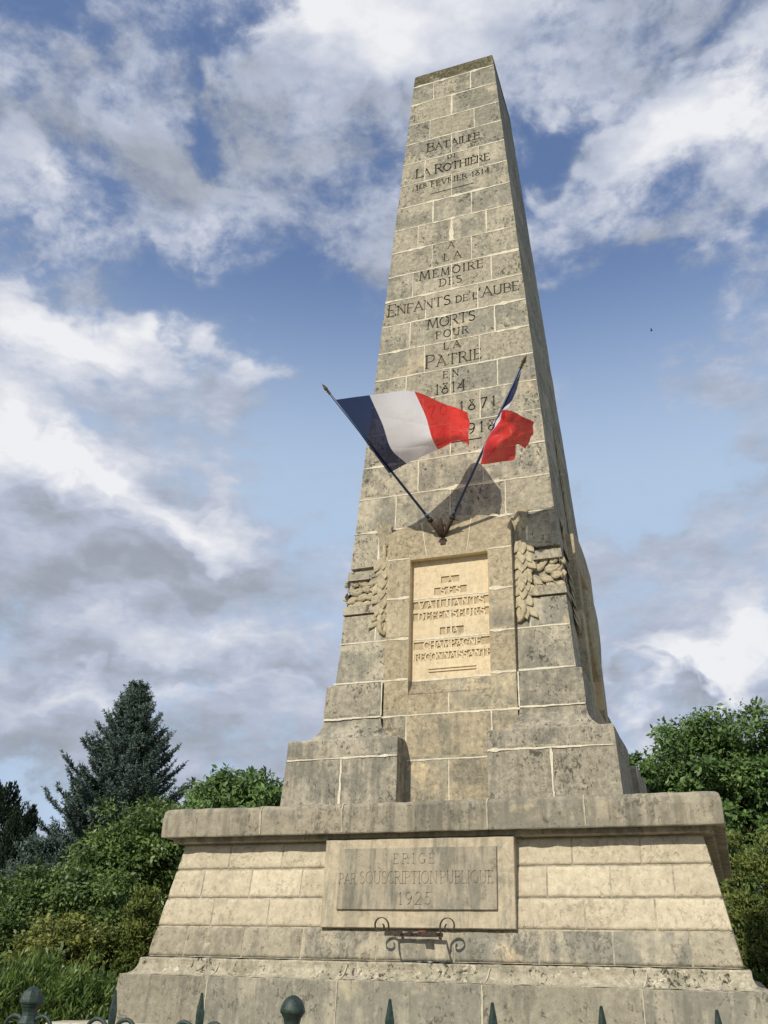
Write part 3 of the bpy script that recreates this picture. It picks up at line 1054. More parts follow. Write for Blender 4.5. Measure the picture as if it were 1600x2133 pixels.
for u0, u1 in ((-.32, -.25), (.27, .21)):
    mortar(mo, Pf, (u0, 6.12), (u1, 5.69), .011, .4, 0)
mortar(mo, Pr, (.005, 4.74), (.005, 5.20), .016, .3)
mortar(mo, Pf, (.0, 3.89), (.0, RZ0 - .004), .018, .4)
mortar(mo, Pf, (-.74, 3.884), (.74, 3.884), .018, .4)
mortar(mo, Pf, (-.458, 3.43), (-.458, 3.88), .014, .3)
mortar(mo, Pf, (.447, 3.43), (.447, 3.88), .014, .3)
mortar(mo, Pf, (-.458, 3.42), (.45, 3.42), .017, .4, 0, [(.97, .02, .03)])
mortar(mo, Pf, (0, 2.87), (0, 3.41), .015, .3)
merge(panel, mo, M_MORTAR)


# corner plinths with a hollow moulding, and the shoulder block on each
def corner_plinth(sx, sy):
    rings = [(.455, 1.700, 2.852), (.455, 1.678, 3.25), (.455, 1.660, 3.605), (.458, 1.652, 3.618)]
    for i in range(0, 8):
        a = R(90 * i / 7)
        rings.append((.74 - .262 * (1 - math.sin(a)), 1.394 + .232 * (1 - math.sin(a)), 3.622 + .262 * (1 - math.cos(a))))
    rings += [(.742, 1.392, 3.96), (.742, 1.379, 4.250), (.742, 1.366, 4.264)]
    prof = []
    for (i_, o_, z) in rings:
        xs = sorted((sx * i_, sx * o_)); ys = sorted((sy * i_, sy * o_))
        prof.append((xs[0], xs[1], ys[0], ys[1], z))
    mb = MB()
    n = rect_sweep(mb, prof, step=.09)
    q = prof[-1]
    rect_cap(mb, q[0], q[1], q[2], q[3], q[4], n)
    return mb.build('corner_plinth', M_PLINTH, mon, rough=.010, rscale=4.5)


plinths = {(sx, sy): corner_plinth(sx, sy) for sx in (-1, 1) for sy in (-1, 1)}
Pb = lambda u, z, o: (u, -(1.70 - (z - 2.852) * .054) - .008, z)
Ps = lambda u, z, o: (u, -(1.392 - (z - 3.96) * .043) - .012, z)
for sgn in (-1, 1):
    mo = MB()
    if sgn < 0:
        mortar(mo, Pb, (-1.655, 3.42), (-.46, 3.425), .017, .4, 0, [(.55, .03, .02), (.9, .03, .015)])
        mortar(mo, Pb, (-1.05, 2.87), (-1.05, 3.41), .018, .4)
    else:
        mortar(mo, Pb, (.46, 3.425), (1.655, 3.42), .017, .4, 0, [(.06, .03, .03)])
        mortar(mo, Pb, (1.075, 2.87), (1.07, 3.41), .019, .5, 0, [(.9, .15, .02)])
    mortar(mo, Ps, (sgn * .735, 3.888), (sgn * 1.385, 3.888), .018, .4)
    mortar(mo, Ps, (sgn * .735, 3.9), (sgn * .735, 4.26), .016, .3)
    mortar(mo, lambda u, z, o: face_front(u, z, .066), (sgn * .735, 4.279), (sgn * 1.30, 4.279), .016, .4)
    merge(plinths[(sgn, -1)], mo, M_MORTAR)
for (sx, sy), ob in plinths.items():
    mo = MB()
    for k in (1, 2, 3):
        for a, b in ((-1.655, -.46), (.46, 1.655)):
            c__ = rotz(Pb((a + b) / 2, 3.42, 0), k)
            if c__[0] * sx > 0 and c__[1] * sy > 0:
                mortar(mo, lambda u, z, o, k=k: rotz(Pb(u, z, o), k), (a, 3.42), (b, 3.42), .010, .3)
    if mo.v:
        merge(ob, mo, M_MORTAR2)

# band mouldings that run round the shaft
for k in range(4):
    for (za, zb_) in ((5.532, 5.640), (5.108, 5.212)):
        for sgn in (-1, 1):
            mb = MB()
            u0 = .80
            def q(z, o, e):
                return [rotz((sgn * u0, -hw(z) - o, z), k), rotz((sgn * (hw(z) + e), -hw(z) - o, z), k)]
            A = q(zb_, -.05, -.05); B = q(zb_, .010, .010); C_ = q(za, .012, .012); D_ = q(za, -.05, -.05)
            mb.grid([A, B, C_, D_])
            mb.face([mb.vert(A[0]), mb.vert(B[0]), mb.vert(C_[0]), mb.vert(D_[0])])
            mb.face([mb.vert(A[1]), mb.vert(D_[1]), mb.vert(C_[1]), mb.vert(B[1])])
            mb.build('band_moulding', M_SHAFT, mon)


# carved laurel
def carved_leaf(mb, P, u, z, ang, L, Wd, Tk, base_o, curl=.0):
    ca, sa = math.cos(ang), math.sin(ang)
    ns, nt = 7, 6
    g = []
    for i in range(ns + 1):
        s = i / ns
        w_ = Wd * .5 * (math.sin(math.pi * min(1, s ** .75)) ** .8 if 0 < s < 1 else .02)
        row = []
        for j in range(nt + 1):
            q = -1 + 2 * j / nt
            du, dv = s * L, q * w_
            o = base_o + Tk * ((1 - q * q) ** .7 * (.35 + .65 * math.sin(math.pi * s)) - .55 * math.exp(-(q / .16) ** 2)) + curl * s * s
            row.append(P(u + du * ca - dv * sa, z + du * sa + dv * ca, o))
        g.append(row)
    mb.grid(g, smooth=True)


for k in range(4):
    def P(u, z, o, k=k):
        return rotz((u, -hw(z) - o, z), k)
    for sgn in (-1, 1):
        mb = MB()
        # horizontal spray between the mouldings
        for row in (0, 3, 1, 2):
            for i in (3, 2, 1, 0):
                u = .82 + i * .115 + random.uniform(-.012, .012) + (.055 if row % 2 else 0)
                z = lerp(5.265, 5.475, row / 3) + random.uniform(-.008, .008)
                an = lerp(-.6, .6, row / 3) + random.uniform(-.4, .4)
                L = random.uniform(.14, .18)
                if u + L * math.cos(an) > hw(z) - .0:
                    L = max(.07, (hw(z) + .005 - u) / math.cos(an))
                uu, a2 = (u, an) if sgn > 0 else (-u, math.pi - an)
                carved_leaf(mb, P, uu, z, a2, L, random.uniform(.085, .105), .018, -.036 + random.uniform(0, .014) + (.008 if row in (1, 2) else 0), .016)
        mb.build('laurel_band', M_CARVED, mon, weld=False)
        mb = MB()
        # upright garland beside the panel
        z = 6.02
        i = 0
        while z > 4.93:
            f = (6.10 - z) / 1.2
            for s_ in (-1, 1, 0):
                an = -math.pi / 2 + s_ * random.uniform(.3, .8) + random.uniform(-.2, .2)
                if z > 5.85:
                    an = math.pi / 2 + s_ * .5
                cx = .805 + .012 * math.sin(z * 23) + s_ * .014
                wd = random.uniform(.085, .115) * (1 - .45 * max(0, f - .6))
                carved_leaf(mb, P, sgn * cx, z + random.uniform(-.012, .012), an if sgn > 0 else math.pi - an,
                            random.uniform(.17, .22), wd * 1.1, .013, .000 + (.012 if s_ == 0 else 0) + random.uniform(0, .008), .030)
            z -= .112
            i += 1
        mb.tube([P(sgn * .80, z_, .004) for z_ in (6.10, 5.8, 5.5, 5.2, 4.98)], [.018, .030, .032, .032, .026], 8)
        # tip that curls back to the panel
        pts = [P(sgn * u_, z_, o_) for u_, z_, o_ in ((.80, 5.05, .02), (.815, 4.95, .03), (.80, 4.87, .028), (.765, 4.83, .02), (.735, 4.82, .01))]
        mb.tube(pts, [.030, .034, .030, .022, .010], 10)
        mb.build('laurel_garland', M_CARVED, mon, weld=False)

# tall palm carved above the panels of the two side faces
for k in (1, 3):
    def P(u, z, o, k=k):
        return rotz((u, -hw(z) - o, z), k)
    mb = MB()
    mb.tube([P(.01 * math.sin(z_ * 5), z_, .008) for z_ in np.linspace(6.05, 7.75, 9)], [.03] * 6 + [.025, .018, .008], 8)
    for i in range(15):
        z_ = 6.10 + i * .105
        for s_ in (-1, 1):
            carved_leaf(mb, P, .01 * s_, z_ + random.uniform(-.02, .02), math.pi / 2 - s_ * random.uniform(.3, .65), random.uniform(.20, .27), .075, .022, -.002, .022)
    mb.build('carved_palm', M_CARVED, mon, weld=False)

# shield carved on the panels of the two side faces
for k in (1, 3):
    def P(u, z, o, k=k):
        return rotz((u, -pier_y(z) - o, z), k)
    outl = [(-.32, 5.50), (0, 5.58), (.32, 5.50), (.34, 5.05), (.24, 4.72), (0, 4.48), (-.24, 4.72), (-.34, 5.05)]
    mb = MB()
    c0 = (0, 5.05)
    rings = [(1.0, -RD - .01), (1.0, .02), (.90, .05), (.45, .075)]
    idx = [[mb.vert(P(c0[0] + (u - c0[0]) * s_, c0[1] + (z - c0[1]) * s_, o)) for u, z in outl] for s_, o in rings]
    for a in range(len(idx) - 1):
        for i in range(8):
            mb.face([idx[a][i], idx[a][(i + 1) % 8], idx[a + 1][(i + 1) % 8], idx[a + 1][i]])
    mb.face(idx[-1])
    mb.build('carved_shield', M_CARVED, mon)

# ---- podium: cornice slab
def tone_from(joints, seed):
    def fn(side, u, z):
        i = sum(1 for j in joints if u > j)
        return (math.sin((i + 1) * 12.9898 + seed + ord(side)) * 43758.5453) % 1.0
    return fn


CJ = [-1.478, -.674, .643, 1.454]
prof = [sq(2.36, 2.599), sq(2.508, 2.592), sq(2.512, 2.60), sq(2.511, 2.68), sq(2.510, 2.76)]
for i in range(1, 6):
    a = R(90 * i / 5)
    prof.append(sq(2.505 - .055 * (1 - math.cos(a)), 2.795 + .055 * math.sin(a)))
prof.append(sq(1.9, 2.852))
prof.append(sq(.3, 2.853))
mb = MB()
rect_sweep(mb, prof, step=.06, tones=tone_from(CJ, 1.7))
cornice = mb.build('cornice_slab', M_CORNICE, mon, rough=.007, rscale=6.0)
mb = MB()
rect_sweep(mb, [sq(2.30, 2.546), sq(2.405, 2.546), sq(2.425, 2.556), sq(2.425, 2.597)], step=.1, tones=tone_from([-1.4, -.2, 1.5], 3.1))
mb.build('cornice_bed_moulding', M_CORNICE, mon, rough=.004, rscale=6.0)
mo = MB()
for k in range(4):
    for x in CJ:
        mortar(mo, lambda u, z, o, k=k: rotz((u, -2.517, z), k), (x, 2.602), (x - .004, 2.80), .014, .35)
        pts = [rotz((x - .004, -2.514 + (.055 * (1 - math.cos(R(a_)))), 2.797 + .058 * math.sin(R(a_))), k) for a_ in (0, 30, 60, 90)]
        mo.grid([[tuple(Vector(p) + Vector(rotz((-.006, 0, 0), k))) for p in pts], [tuple(Vector(p) + Vector(rotz((.006, 0, 0), k))) for p in pts]])
merge(cornice, mo, simple('cornice mortar', (.34, .31, .22), (.50, .45, .33), 20, .95, .1))


# ---- podium: battered wall of rock-faced blocks
def wall_hw(z):
    return 2.338 + (2.541 - z) * (2.507 - 2.338) / (2.541 - 1.593)


ROWZ = [1.593, 1.836, 2.070, 2.316, 2.548]
JL = [[-2.149, -1.575, -1.016, -.338, .330, 1.015, 1.586, 2.153], [-1.925, -1.372, 1.385, 1.922],
      [-2.077, -1.588, -1.09, 1.093, 1.599, 2.082], [-1.844, -1.308, 1.303, 1.848]]
mb = MB()
rect_sweep(mb, [sq(wall_hw(z) - .008, z) for z in ROWZ], step=.3)
mb.build('mortar_bed', M_MORTAR2, mon)
for low in (True, False):
    mb = MB()
    for k in range(4):
        for r in range(4):
            if (r == 0) != low:
                continue
            z0, z1 = ROWZ[r], ROWZ[r + 1]
            js = sorted(JL[r])
            edges = [None] + js + [None]
            for i in range(len(edges) - 1):
                a, b = edges[i], edges[i + 1]
                g_ = .007
                def ua(z):
                    return (-wall_hw(z) if a is None else a + g_)
                def ub(z):
                    return (wall_hw(z) if b is None else b - g_)
                if r > 0 and a is not None and b is not None and a < 0 < b:
                    # behind the title slab
                    pass
                zt, zb_ = z1 - g_, z0 + g_
                Lx = ub(z0) - ua(z0)
                nx, nz = max(4, int(Lx / .026)), 9
                tn = random.random()
                sd = Vector((random.uniform(0, 90), k * 11.0, r * 5.0))
                pts = []
                for j in range(nz + 1):
                    z = lerp(zb_, zt, j / nz)
                    row = []
                    for ii in range(nx + 1):
                        s = ii / nx
                        u = lerp(ua(z), ub(z), s)
                        e = min(1.0, min(j, nz - j) / 1.6)
                        if a is not None:
                            e = min(e, ii / 1.6)
                        if b is not None:
                            e = min(e, (nx - ii) / 1.6)
                        nv = mnoise.fractal(Vector((u * 6, z * 8, 0)) + sd, .9, 2.1, 5)
                        o = -.005 + e * (.005 + .0105 * nv)
                        row.append(rotz((u, -wall_hw(z) - o, z), k))
                    pts.append(row)
                mb.grid(pts, 0, tn, True)
                # returns down to the mortar bed
                for (z, rowp) in ((zb_, pts[0]), (zt, pts[-1])):
                    inn = [rotz((lerp(ua(z), ub(z), ii / nx), -wall_hw(z) + .02, z), k) for ii in range(nx + 1)]
                    mb.grid([rowp, inn], 0, tn)
    mb.build('rock_faced_course' if low else 'rock_faced_wall', M_WALL_LOW if low else M_WALL, mon)

# ---- title slab and plaque
def slab_y(z):
    return 2.452 + (2.5 - z) * .075


mb = MB()
FX, FZ0, FZ1 = .845, 1.838, 2.545
def bevel_plate(mb, x0, x1, z0, z1, yf, yb, bv=.006, nx=26, nz=12, mi=0):
    xs = [x0 + bv + (x1 - x0 - 2 * bv) * i / nx for i in range(nx + 1)]
    zs_ = [z0 + bv + (z1 - z0 - 2 * bv) * i / nz for i in range(nz + 1)]
    mb.grid([[(x, -yf(z), z) for x in xs] for z in zs_], mi)
    per0 = [(x, zs_[0]) for x in xs] + [(xs[-1], z) for z in zs_[1:]] + [(x, zs_[-1]) for x in xs[::-1][1:]] + [(xs[0], z) for z in zs_[::-1][1:]]
    def outp(x, z):
        ox = x - bv if x == xs[0] else (x + bv if x == xs[-1] else x)
        oz = z - bv if z == zs_[0] else (z + bv if z == zs_[-1] else z)
        return ox, oz
    A = [(x, -yf(z), z) for x, z in per0]
    B = [(outp(x, z)[0], -yf(z) + bv, outp(x, z)[1]) for x, z in per0]
    C_ = [(outp(x, z)[0], -yb, outp(x, z)[1]) for x, z in per0]
    mb.grid([A, B, C_], mi)
bevel_plate(mb, -FX, FX, FZ0, FZ1, slab_y, 2.30)
mb.build('title_slab', M_PLAQUE, mon, rough=.003, rscale=7)
mb = MB()
PY = .021
bevel_plate(mb, -.70, .70, 1.978, 2.468, lambda z: slab_y(z) + PY, 2.42, .004)
plaque = mb.build('plaque', [M_TITLE, M_GROOVE2], mon)
cut = MB()
Pq = lambda u, z, o: (u, -(slab_y(z) + PY) - o, z)
text_line(cut, [('ERIGÉ', .080, 0)], -.200, .168, 2.338, Pq, .02, -.005, .07)
text_line(cut, [('PAR', .082, 0), (' ', .07, 0), ('SOUSCRIPTION', .096, 0), (' ', .05, 0), ('PUBLIQUE', .096, 0)], -.688, .674, 2.180, Pq, .02, -.005, .060)
text_line(cut, [('1925', .092, 0)], -.140, .145, 2.018, Pq, .02, -.005, .07)
carve(plaque, cut.build('cutter', M_GROOVE2, weld=False))

# ---- podium: base course with hollow moulding
BJ = [-1.784, -.602, .598, 1.790]
prof = [sq(2.690, 1.07), sq(2.682, 1.2), sq(2.674, 1.33), sq(2.667, 1.440), sq(2.662, 1.449)]
mb = MB()
rect_sweep(mb, prof, step=.06, tones=tone_from(BJ, 5.3))
base_c = mb.build('base_course', M_BASE, mon, rough=.007, rscale=5.0)
prof = [sq(2.662, 1.449)]
for i in range(0, 7):
    a = R(90 * i / 6)
    prof.append(sq(2.552 + .088 * (1 - math.sin(a)), 1.453 + .105 * (1 - math.cos(a))))
prof += [sq(2.552, 1.572), sq(2.545, 1.583), sq(2.40, 1.590)]
mb = MB()
rect_sweep(mb, prof, step=.06, tones=tone_from(BJ, 8.9))
mb.build('hollow_moulding', M_CAVETTO, mon, rough=.009, rscale=9.0)
mo = MB()
for k in range(4):
    for x in BJ:
        mortar(mo, lambda u, z, o, k=k: rotz((u, -(2.690 - (z - 1.07) * .062) - .006, z), k), (x, 1.075), (x, 1.44), .012, .4)
        pts = [rotz((x + i * .006, -(2.552 + .088 * (1 - math.sin(R(90 * i / 6)))) - .008, 1.455 + .105 * (1 - math.cos(R(90 * i / 6)))), k) for i in range(7)]
        mo.grid([[tuple(Vector(p) + Vector(rotz((-.006, 0, 0), k))) for p in pts], [tuple(Vector(p) + Vector(rotz((.006, 0, 0), k))) for p in pts]])
merge(base_c, mo, simple('base mortar', (.36, .34, .26), (.52, .48, .36), 20, .95, .1))
mb = MB()
for (h_, z0, z1) in ((3.06, .72, 1.08), (3.42, .36, .719), (3.78, -.05, .359)):
    prof = [sq(h_, z0), sq(h_, z1 - .012), sq(h_ - .012, z1), sq(h_ - .8, z1 + .0)]
    rect_sweep(mb, prof, step=.1, tones=tone_from([-2, -1, 0, 1, 2], 2.2))
mb.build('step', M_STEP, mon, rough=.010, rscale=4.0)

# ---------------------------------------------------------------- flags and bracket
FB = Vector((-.061, -(pier_y(5.913) + .012), 5.913))
DL = Vector((-1.003, -1.356, 1.424))
DR = Vector((1.273, -1.193, 1.412))
B0 = Vector((-.061, -(hw(5.913) + .1), 5.913))
brk = thing('flag_bracket', 'rusty three socket flag bracket fixed above the carved dedication panel', 'bracket', FB)


def loc(pts, o):
    return [tuple(Vector(p) - o for p in [p])[0] for p in pts]


mb = MB()
mb.tube(loc([B0 + DL * -.055, B0 + DL * .115], FB), .027, 12)
mb.tube(loc([B0 + DL * .105, B0 + DL * .122], FB), .032, 12)
mb.build('socket', M_RUST, brk)
mb = MB()
mb.tube(loc([B0 + DR * -.055, B0 + DR * .120], FB), .027, 12)
mb.tube(loc([B0 + DR * .108, B0 + DR * .125], FB), .032, 12)
mb.build('socket', M_RUST, brk)
mb = MB()
DC = Vector((.0, -1.28, 1.42))
mb.tube(loc([B0 + DC * -.055, B0 + DC * .115], FB), .027, 12)
mb.build('socket', M_RUST, brk)
mb = MB()
mb.tube(loc([B0 + DL * .055, B0 + (DL + DC) * .034 + Vector((0, -.01, .012)), B0 + DC * .062, B0 + (DR + DC) * .034 + Vector((0, -.01, .012)), B0 + DR * .055], FB), .013, 8)
mb.build('cross_bar', M_RUST, brk)
mb = MB()
mb.tube(loc([B0 + DR * .10, B0 + DR * .10 + Vector((.05, -.005, -.008)), B0 + DR * .10 + Vector((.085, -.006, -.02))], FB), .007, 8)
mb.build('thumb_screw', M_RUST, brk)
mb = MB()
c_ = B0 + DC * -.05
mb.box(c_.x - .03 - FB.x, c_.x + .03 - FB.x, -.002, .02, c_.z - .03 - FB.z, c_.z + .03 - FB.z)
mb.tube(loc([(c_.x, FB.y + .01, c_.z), B0 + DC * -.03], FB), .050, 10)
mb.build('back_plate', M_RUST, brk)


def catmull(p, t_, us=None):
    n = len(p) - 1
    x = t_ * n if us is None else float(np.interp(t_, us, range(n + 1)))
    x = min(max(x, 0), n - 1e-9)
    i = int(x); f = x - i
    p1, p2 = p[i], p[i + 1]
    p0 = p[i - 1] if i > 0 else p1 * 2 - p2
    p3 = p[i + 2] if i + 2 <= n else p2 * 2 - p1
    return 0.5 * ((2 * p1) + (p2 - p0) * f + (2 * p0 - 5 * p1 + 4 * p2 - p3) * f * f + (3 * p1 - p0 - 3 * p2 + p3) * f ** 3)


def make_flag(name, label, D, grid_pts, ripple, us):
    root = thing(name, label, 'flag', B0, 'tricolour flags on the monument')
    o0 = B0
    mb = MB()
    mb.tube(loc([B0 + D * -.02, B0 + D * .5, B0 + D * .93], o0), [.015, .014, .012], 10)
    mb.tube(loc([B0 + D * .125, B0 + D * .15], o0), .018, 10)
    pole = mb.build('flagpole', M_POLE, root)
    mb = MB()
    Dn = D.normalized(); Lp = D.length
    pts = [(.925, .010), (.932, .020), (.938, .012), (.945, .022), (.952, .012), (.958, .026), (.966, .022), (.985, .010), (1.0, .002)]
    mb.tube(loc([B0 + D * f for f, _ in pts], o0), [r_ for _, r_ in pts], 10, flat=.7)
    mb.build('finial', M_GILT, pole)
    nu, nv = 110, 70
    gp = [[Vector(q) for q in row] for row in grid_pts]      # rows top->bottom, columns hoist->fly
    pts = np.zeros((nv + 1, nu + 1, 3))
    for j in range(nv + 1):
        rowc = [catmull([gp[r][c] for r in range(len(gp))], j / nv) for c in range(len(gp[0]))]
        for i in range(nu + 1):
            pts[j, i] = catmull(rowc, i / nu, us)
    du = np.gradient(pts, axis=1); dv = np.gradient(pts, axis=0)
    nr = np.cross(du, dv); nr /= np.linalg.norm(nr, axis=2, keepdims=True) + 1e-9
    for j in range(nv + 1):
        for i in range(nu + 1):
            pts[j, i] += nr[j, i] * ripple(i / nu, j / nv)
    me = bpy.data.meshes.new('cloth')
    vs = [tuple(Vector(pts[j, i]) - o0) for j in range(nv + 1) for i in range(nu + 1)]
    fs = [(j * (nu + 1) + i, j * (nu + 1) + i + 1, (j + 1) * (nu + 1) + i + 1, (j + 1) * (nu + 1) + i) for j in range(nv) for i in range(nu)]
    me.from_pydata(vs, [], fs)
    me.materials.append(M_CLOTH)
    me.polygons.foreach_set('use_smooth', [True] * len(fs))
    a = me.attributes.new('flag_u', 'FLOAT', 'POINT')
    a.data.foreach_set('value', [i / nu for j in range(nv + 1) for i in range(nu + 1)])
    co_ = bpy.data.objects.new('flag_cloth', me)
    COL.objects.link(co_); co_.parent = root
    return root


def A_(px, py, dist):
    return at(px, py, dist)


gridL = [
    [A_(697, 833, 10.178), A_(770, 823, 10.20), A_(864, 815, 10.36), A_(942, 846, 10.60), A_(975, 859, 10.22)],
    [A_(735, 883, 10.172), A_(797, 884, 10.10), A_(888, 870, 10.12), A_(945, 876, 10.30), A_(980, 884, 10.16)],
    [A_(772, 934, 10.178), A_(815, 935, 10.05), A_(899, 910, 9.98), A_(947, 900, 10.12), A_(976, 908, 10.10)],
    [A_(810, 986, 10.186), A_(847, 966, 10.07), A_(912, 937, 10.00), A_(955, 917, 10.08), A_(978, 927, 10.06)],
]


def ripL(u, v):
    f = u * (.012 * math.sin(9 * u + 3.5 * v) + .012 * math.sin(17 * u * (1 + .2 * v) - 5 * v + 1) * u)
    f += .020 * u * (1 - u) * abs(math.sin(5 * v + 2.2 * u + .4)) + .012 * u * (1 - abs(math.sin(7.5 * v - 5 * u)) ** .6)
    f += .008 * mnoise.noise((u * 7, v * 4, 2.0)) * min(1, u * 4)
    return f


make_flag('flag', 'French tricolour spread open by the wind, on the pole leaning left', DL, gridL, ripL, [0, 1 / 3, 2 / 3, .9, 1])
gridR = [
    [A_(1086, 772, 9.79), A_(1076, 812, 9.68), A_(1067, 834, 9.66), A_(1057, 851, 9.64), A_(1046, 854, 9.64), A_(1058, 856, 9.62), A_(1077, 861, 9.66), A_(1095, 871, 9.74), A_(1115, 881, 9.80)],
    [A_(1066, 812, 9.83), A_(1056, 838, 9.74), A_(1048, 855, 9.70), A_(1035, 876, 9.70), A_(1040, 876, 9.66), A_(1055, 879, 9.58), A_(1072, 884, 9.62), A_(1092, 888, 9.76), A_(1111, 892, 9.82)],
    [A_(1044, 857, 9.87), A_(1050, 868, 9.86), A_(1046, 880, 9.84), A_(1028, 900, 9.78), A_(1022, 903, 9.68), A_(1042, 905, 9.64), A_(1067, 907, 9.54), A_(1086, 907, 9.78), A_(1107, 906, 9.84)],
    [A_(1024, 905, 9.92), A_(1034, 905, 9.95), A_(1036, 912, 9.92), A_(1024, 926, 9.88), A_(1010, 930, 9.74), A_(1036, 934, 9.56), A_(1060, 924, 9.66), A_(1078, 920, 9.80), A_(1103, 920, 9.82)],
    [A_(1003, 954, 9.98), A_(1022, 935, 10.02), A_(1030, 940, 9.99), A_(1022, 950, 9.94), A_(1000, 967, 9.84), A_(1042, 963, 9.66), A_(1072, 955, 9.60), A_(1075, 928, 9.74), A_(1094, 935, 9.78)],
]


def ripR(u, v):
    k = max(0, (u - .45) / .55)
    f = k * (.016 * math.sin(9 * v + 7 * u) + .012 * math.sin(21 * u - 11 * v + 1))
    f += k * (.022 * (1 - abs(math.sin(6.0 * v + 5.5 * u + .6)) ** .55) - .020 * (1 - abs(math.sin(8.5 * u - 4.5 * v)) ** .6))
    return f + .012 * mnoise.noise((u * 9, v * 7, 5.0)) * min(1, u * 3)


make_flag('flag', 'French tricolour hanging folded with red end flapping, on the pole leaning right', DR, gridR, ripR, [0, .2, 1 / 3, .6, 2 / 3, .76, .86, .93, 1])

# ---------------------------------------------------------------- iron flower holder on the podium wall
HC = Vector((.045, -2.47, 1.79))
hold = thing('flower_holder', 'wrought iron flower holder with twisted front bar and two scrolls below the plaque', 'flower holder', HC)
HW_, Y0, Y1 = .205, -2.54, -2.755
mb = MB()
def bar(mb, p0, p1, sx_, sz_):
    p0, p1 = Vector(p0), Vector(p1)
    d = (p1 - p0).normalized()
    up = Vector((0, 0, 1)); s_ = d.cross(up).normalized()
    vs = [mb.vert(p + s_ * a * sx_ + up * b * sz_) for p in (p0, p1) for a, b in ((-1, -1), (1, -1), (1, 1), (-1, 1))]
    for q in ((0, 1, 5, 4), (1, 2, 6, 5), (2, 3, 7, 6), (3, 0, 4, 7), (3, 2, 1, 0), (4, 5, 6, 7)):
        mb.face([vs[i] for i in q])
bar(mb, (-HW_, Y0 - HC.y, .0), (HW_, Y0 - HC.y, .0), .004, .016)
bar(mb, (-HW_, Y0 - HC.y, .0), (-HW_ * 1.04, Y1 - HC.y, .0), .004, .012)
bar(mb, (HW_, Y0 - HC.y, .0), (HW_ * 1.04, Y1 - HC.y, .0), .004, .012)
for sgn in (-1, 1):
    bar(mb, (sgn * .16, .01, -.004), (sgn * .16, Y0 - HC.y, -.004), .010, .010)
mb.build('frame', M_IRON, hold)
mb = MB()
n = 60
ring_prev = None
for i in range(n + 1):
    s = i / n
    x = lerp(-HW_ * 1.04, HW_ * 1.04, s)
    tw = max(0, min(1, (s - .30) / .40)) * 2.0 * math.pi
    a = tw
    hx, hy = .016, .0045
    ring = []
    for (p, q) in ((-1, -1), (1, -1), (1, 1), (-1, 1)):
        yy, zz = q * hy, p * hx
        ring.append(mb.vert((x, Y1 - HC.y + yy * math.cos(a) - zz * math.sin(a), yy * math.sin(a) + zz * math.cos(a))))
    if ring_prev:
        for k in range(4):
            mb.face([ring_prev[k], ring_prev[(k + 1) % 4], ring[(k + 1) % 4], ring[k]], 0, .5, False)
    ring_prev = ring
mb.build('twisted_bar', M_IRON, hold)
for sgn in (-1, 1):
    mb = MB()
    pts = []
    cx, cz = .285, .060
    for i in range(46):
        s = i / 45
        a = R(-25 + 430 * s)      # from the inner foot up over the top, out and back in
        r_ = lerp(.070, .020, s ** 1.3)
        pts.append((cx - r_ * math.cos(a) * .98, cz + r_ * math.sin(a)))
    pts = [(HW_ * 1.04, -.012)] + [(HW_ * 1.04 + .006, .02)] + pts
    prev = None
    for i, (x, z) in enumerate(pts):
        j = min(i + 1, len(pts) - 1); k = max(i - 1, 0)
        tx_, tz_ = pts[j][0] - pts[k][0], pts[j][1] - pts[k][1]
        L_ = math.hypot(tx_, tz_) or 1
        nx_, nz_ = -tz_ / L_ * .003, tx_ / L_ * .003
        yv = Y1 - HC.y + .10
        ring = [mb.vert((sgn * (x + nx_ * a), yv + b, z + nz_ * a)) for a, b in ((-1, -.014), (1, -.014), (1, .014), (-1, .014))]
        if prev:
            for q in range(4):
                mb.face([prev[q], prev[(q + 1) % 4], ring[(q + 1) % 4], ring[q]])
        prev = ring
    mb.build('scroll', M_IRON, hold)
mb = MB()
prof = [(.026, 0), (.030, .004), (.034, .03), (.036, .036)]
mb.lathe(prof, 14)
tc = mb.build('terracotta_piece', M_TERRA)
tc.rotation_euler = (0, R(90), 0)
tc.location = (.065, -2.60, 1.805)
tc.scale = (.45, 1.0, 1.9)
tag(tc, 'small red terracotta piece lying in the iron flower holder', 'terracotta')

# ---------------------------------------------------------------- fence
FX0, FS, FY, FK, FH = 1.01655514, .2373761, -8.1, .01485933, 1.52


def fpos(i):
    return Vector((FX0 + i * FS, FY + i * FK, 0))


def spike_mesh():
    mb = MB()
    # flat bar with a spear tip, diamond section
    secs = [(0.05, .0085, .0085), (FH - .20, .0085, .0085), (FH - .115, .0088, .0080), (FH - .046, .0112, .0085), (FH - .002, .0034, .0025), (FH, .0026, .0016)]
    prev = None
    for z, a, b in secs:
        ring = [mb.vert(p) for p in ((-a, 0, z), (0, -b, z), (a, 0, z), (0, b, z))]
        if prev:
            for k in range(4):
                mb.face([prev[k], prev[(k + 1) % 4], ring[(k + 1) % 4], ring[k]])
        else:
            mb.face(ring[::-1])
        prev = ring
    mb.face(prev)
    return mb


def scroll_mesh(sgn):
    mb = MB()
    pts = []
    for i in range(26):
        s = i / 25
        a = R(205 - 330 * s)
        r_ = lerp(.034, .013, max(0, s - .35) / .65)
        pts.append((sgn * (.042 + r_ * math.cos(a)), 0, FH - .100 + r_ * 1.05 * math.sin(a)))
    pts = [(sgn * .008, 0, FH - .22), (sgn * .007, 0, FH - .15)] + pts
    mb.tube(pts, .0052, 8)
    return mb


fd = (fpos(10) - fpos(0)).normalized()
fang = math.atan2(fd.y, fd.x)
spike_proto = spike_mesh().build('spike', M_GREEN)
scroll_proto = [scroll_mesh(s_).build('scroll', M_GREEN) for s_ in (-1, 1)]
first = {'spike': True, 'sl': True, 'sr': True}


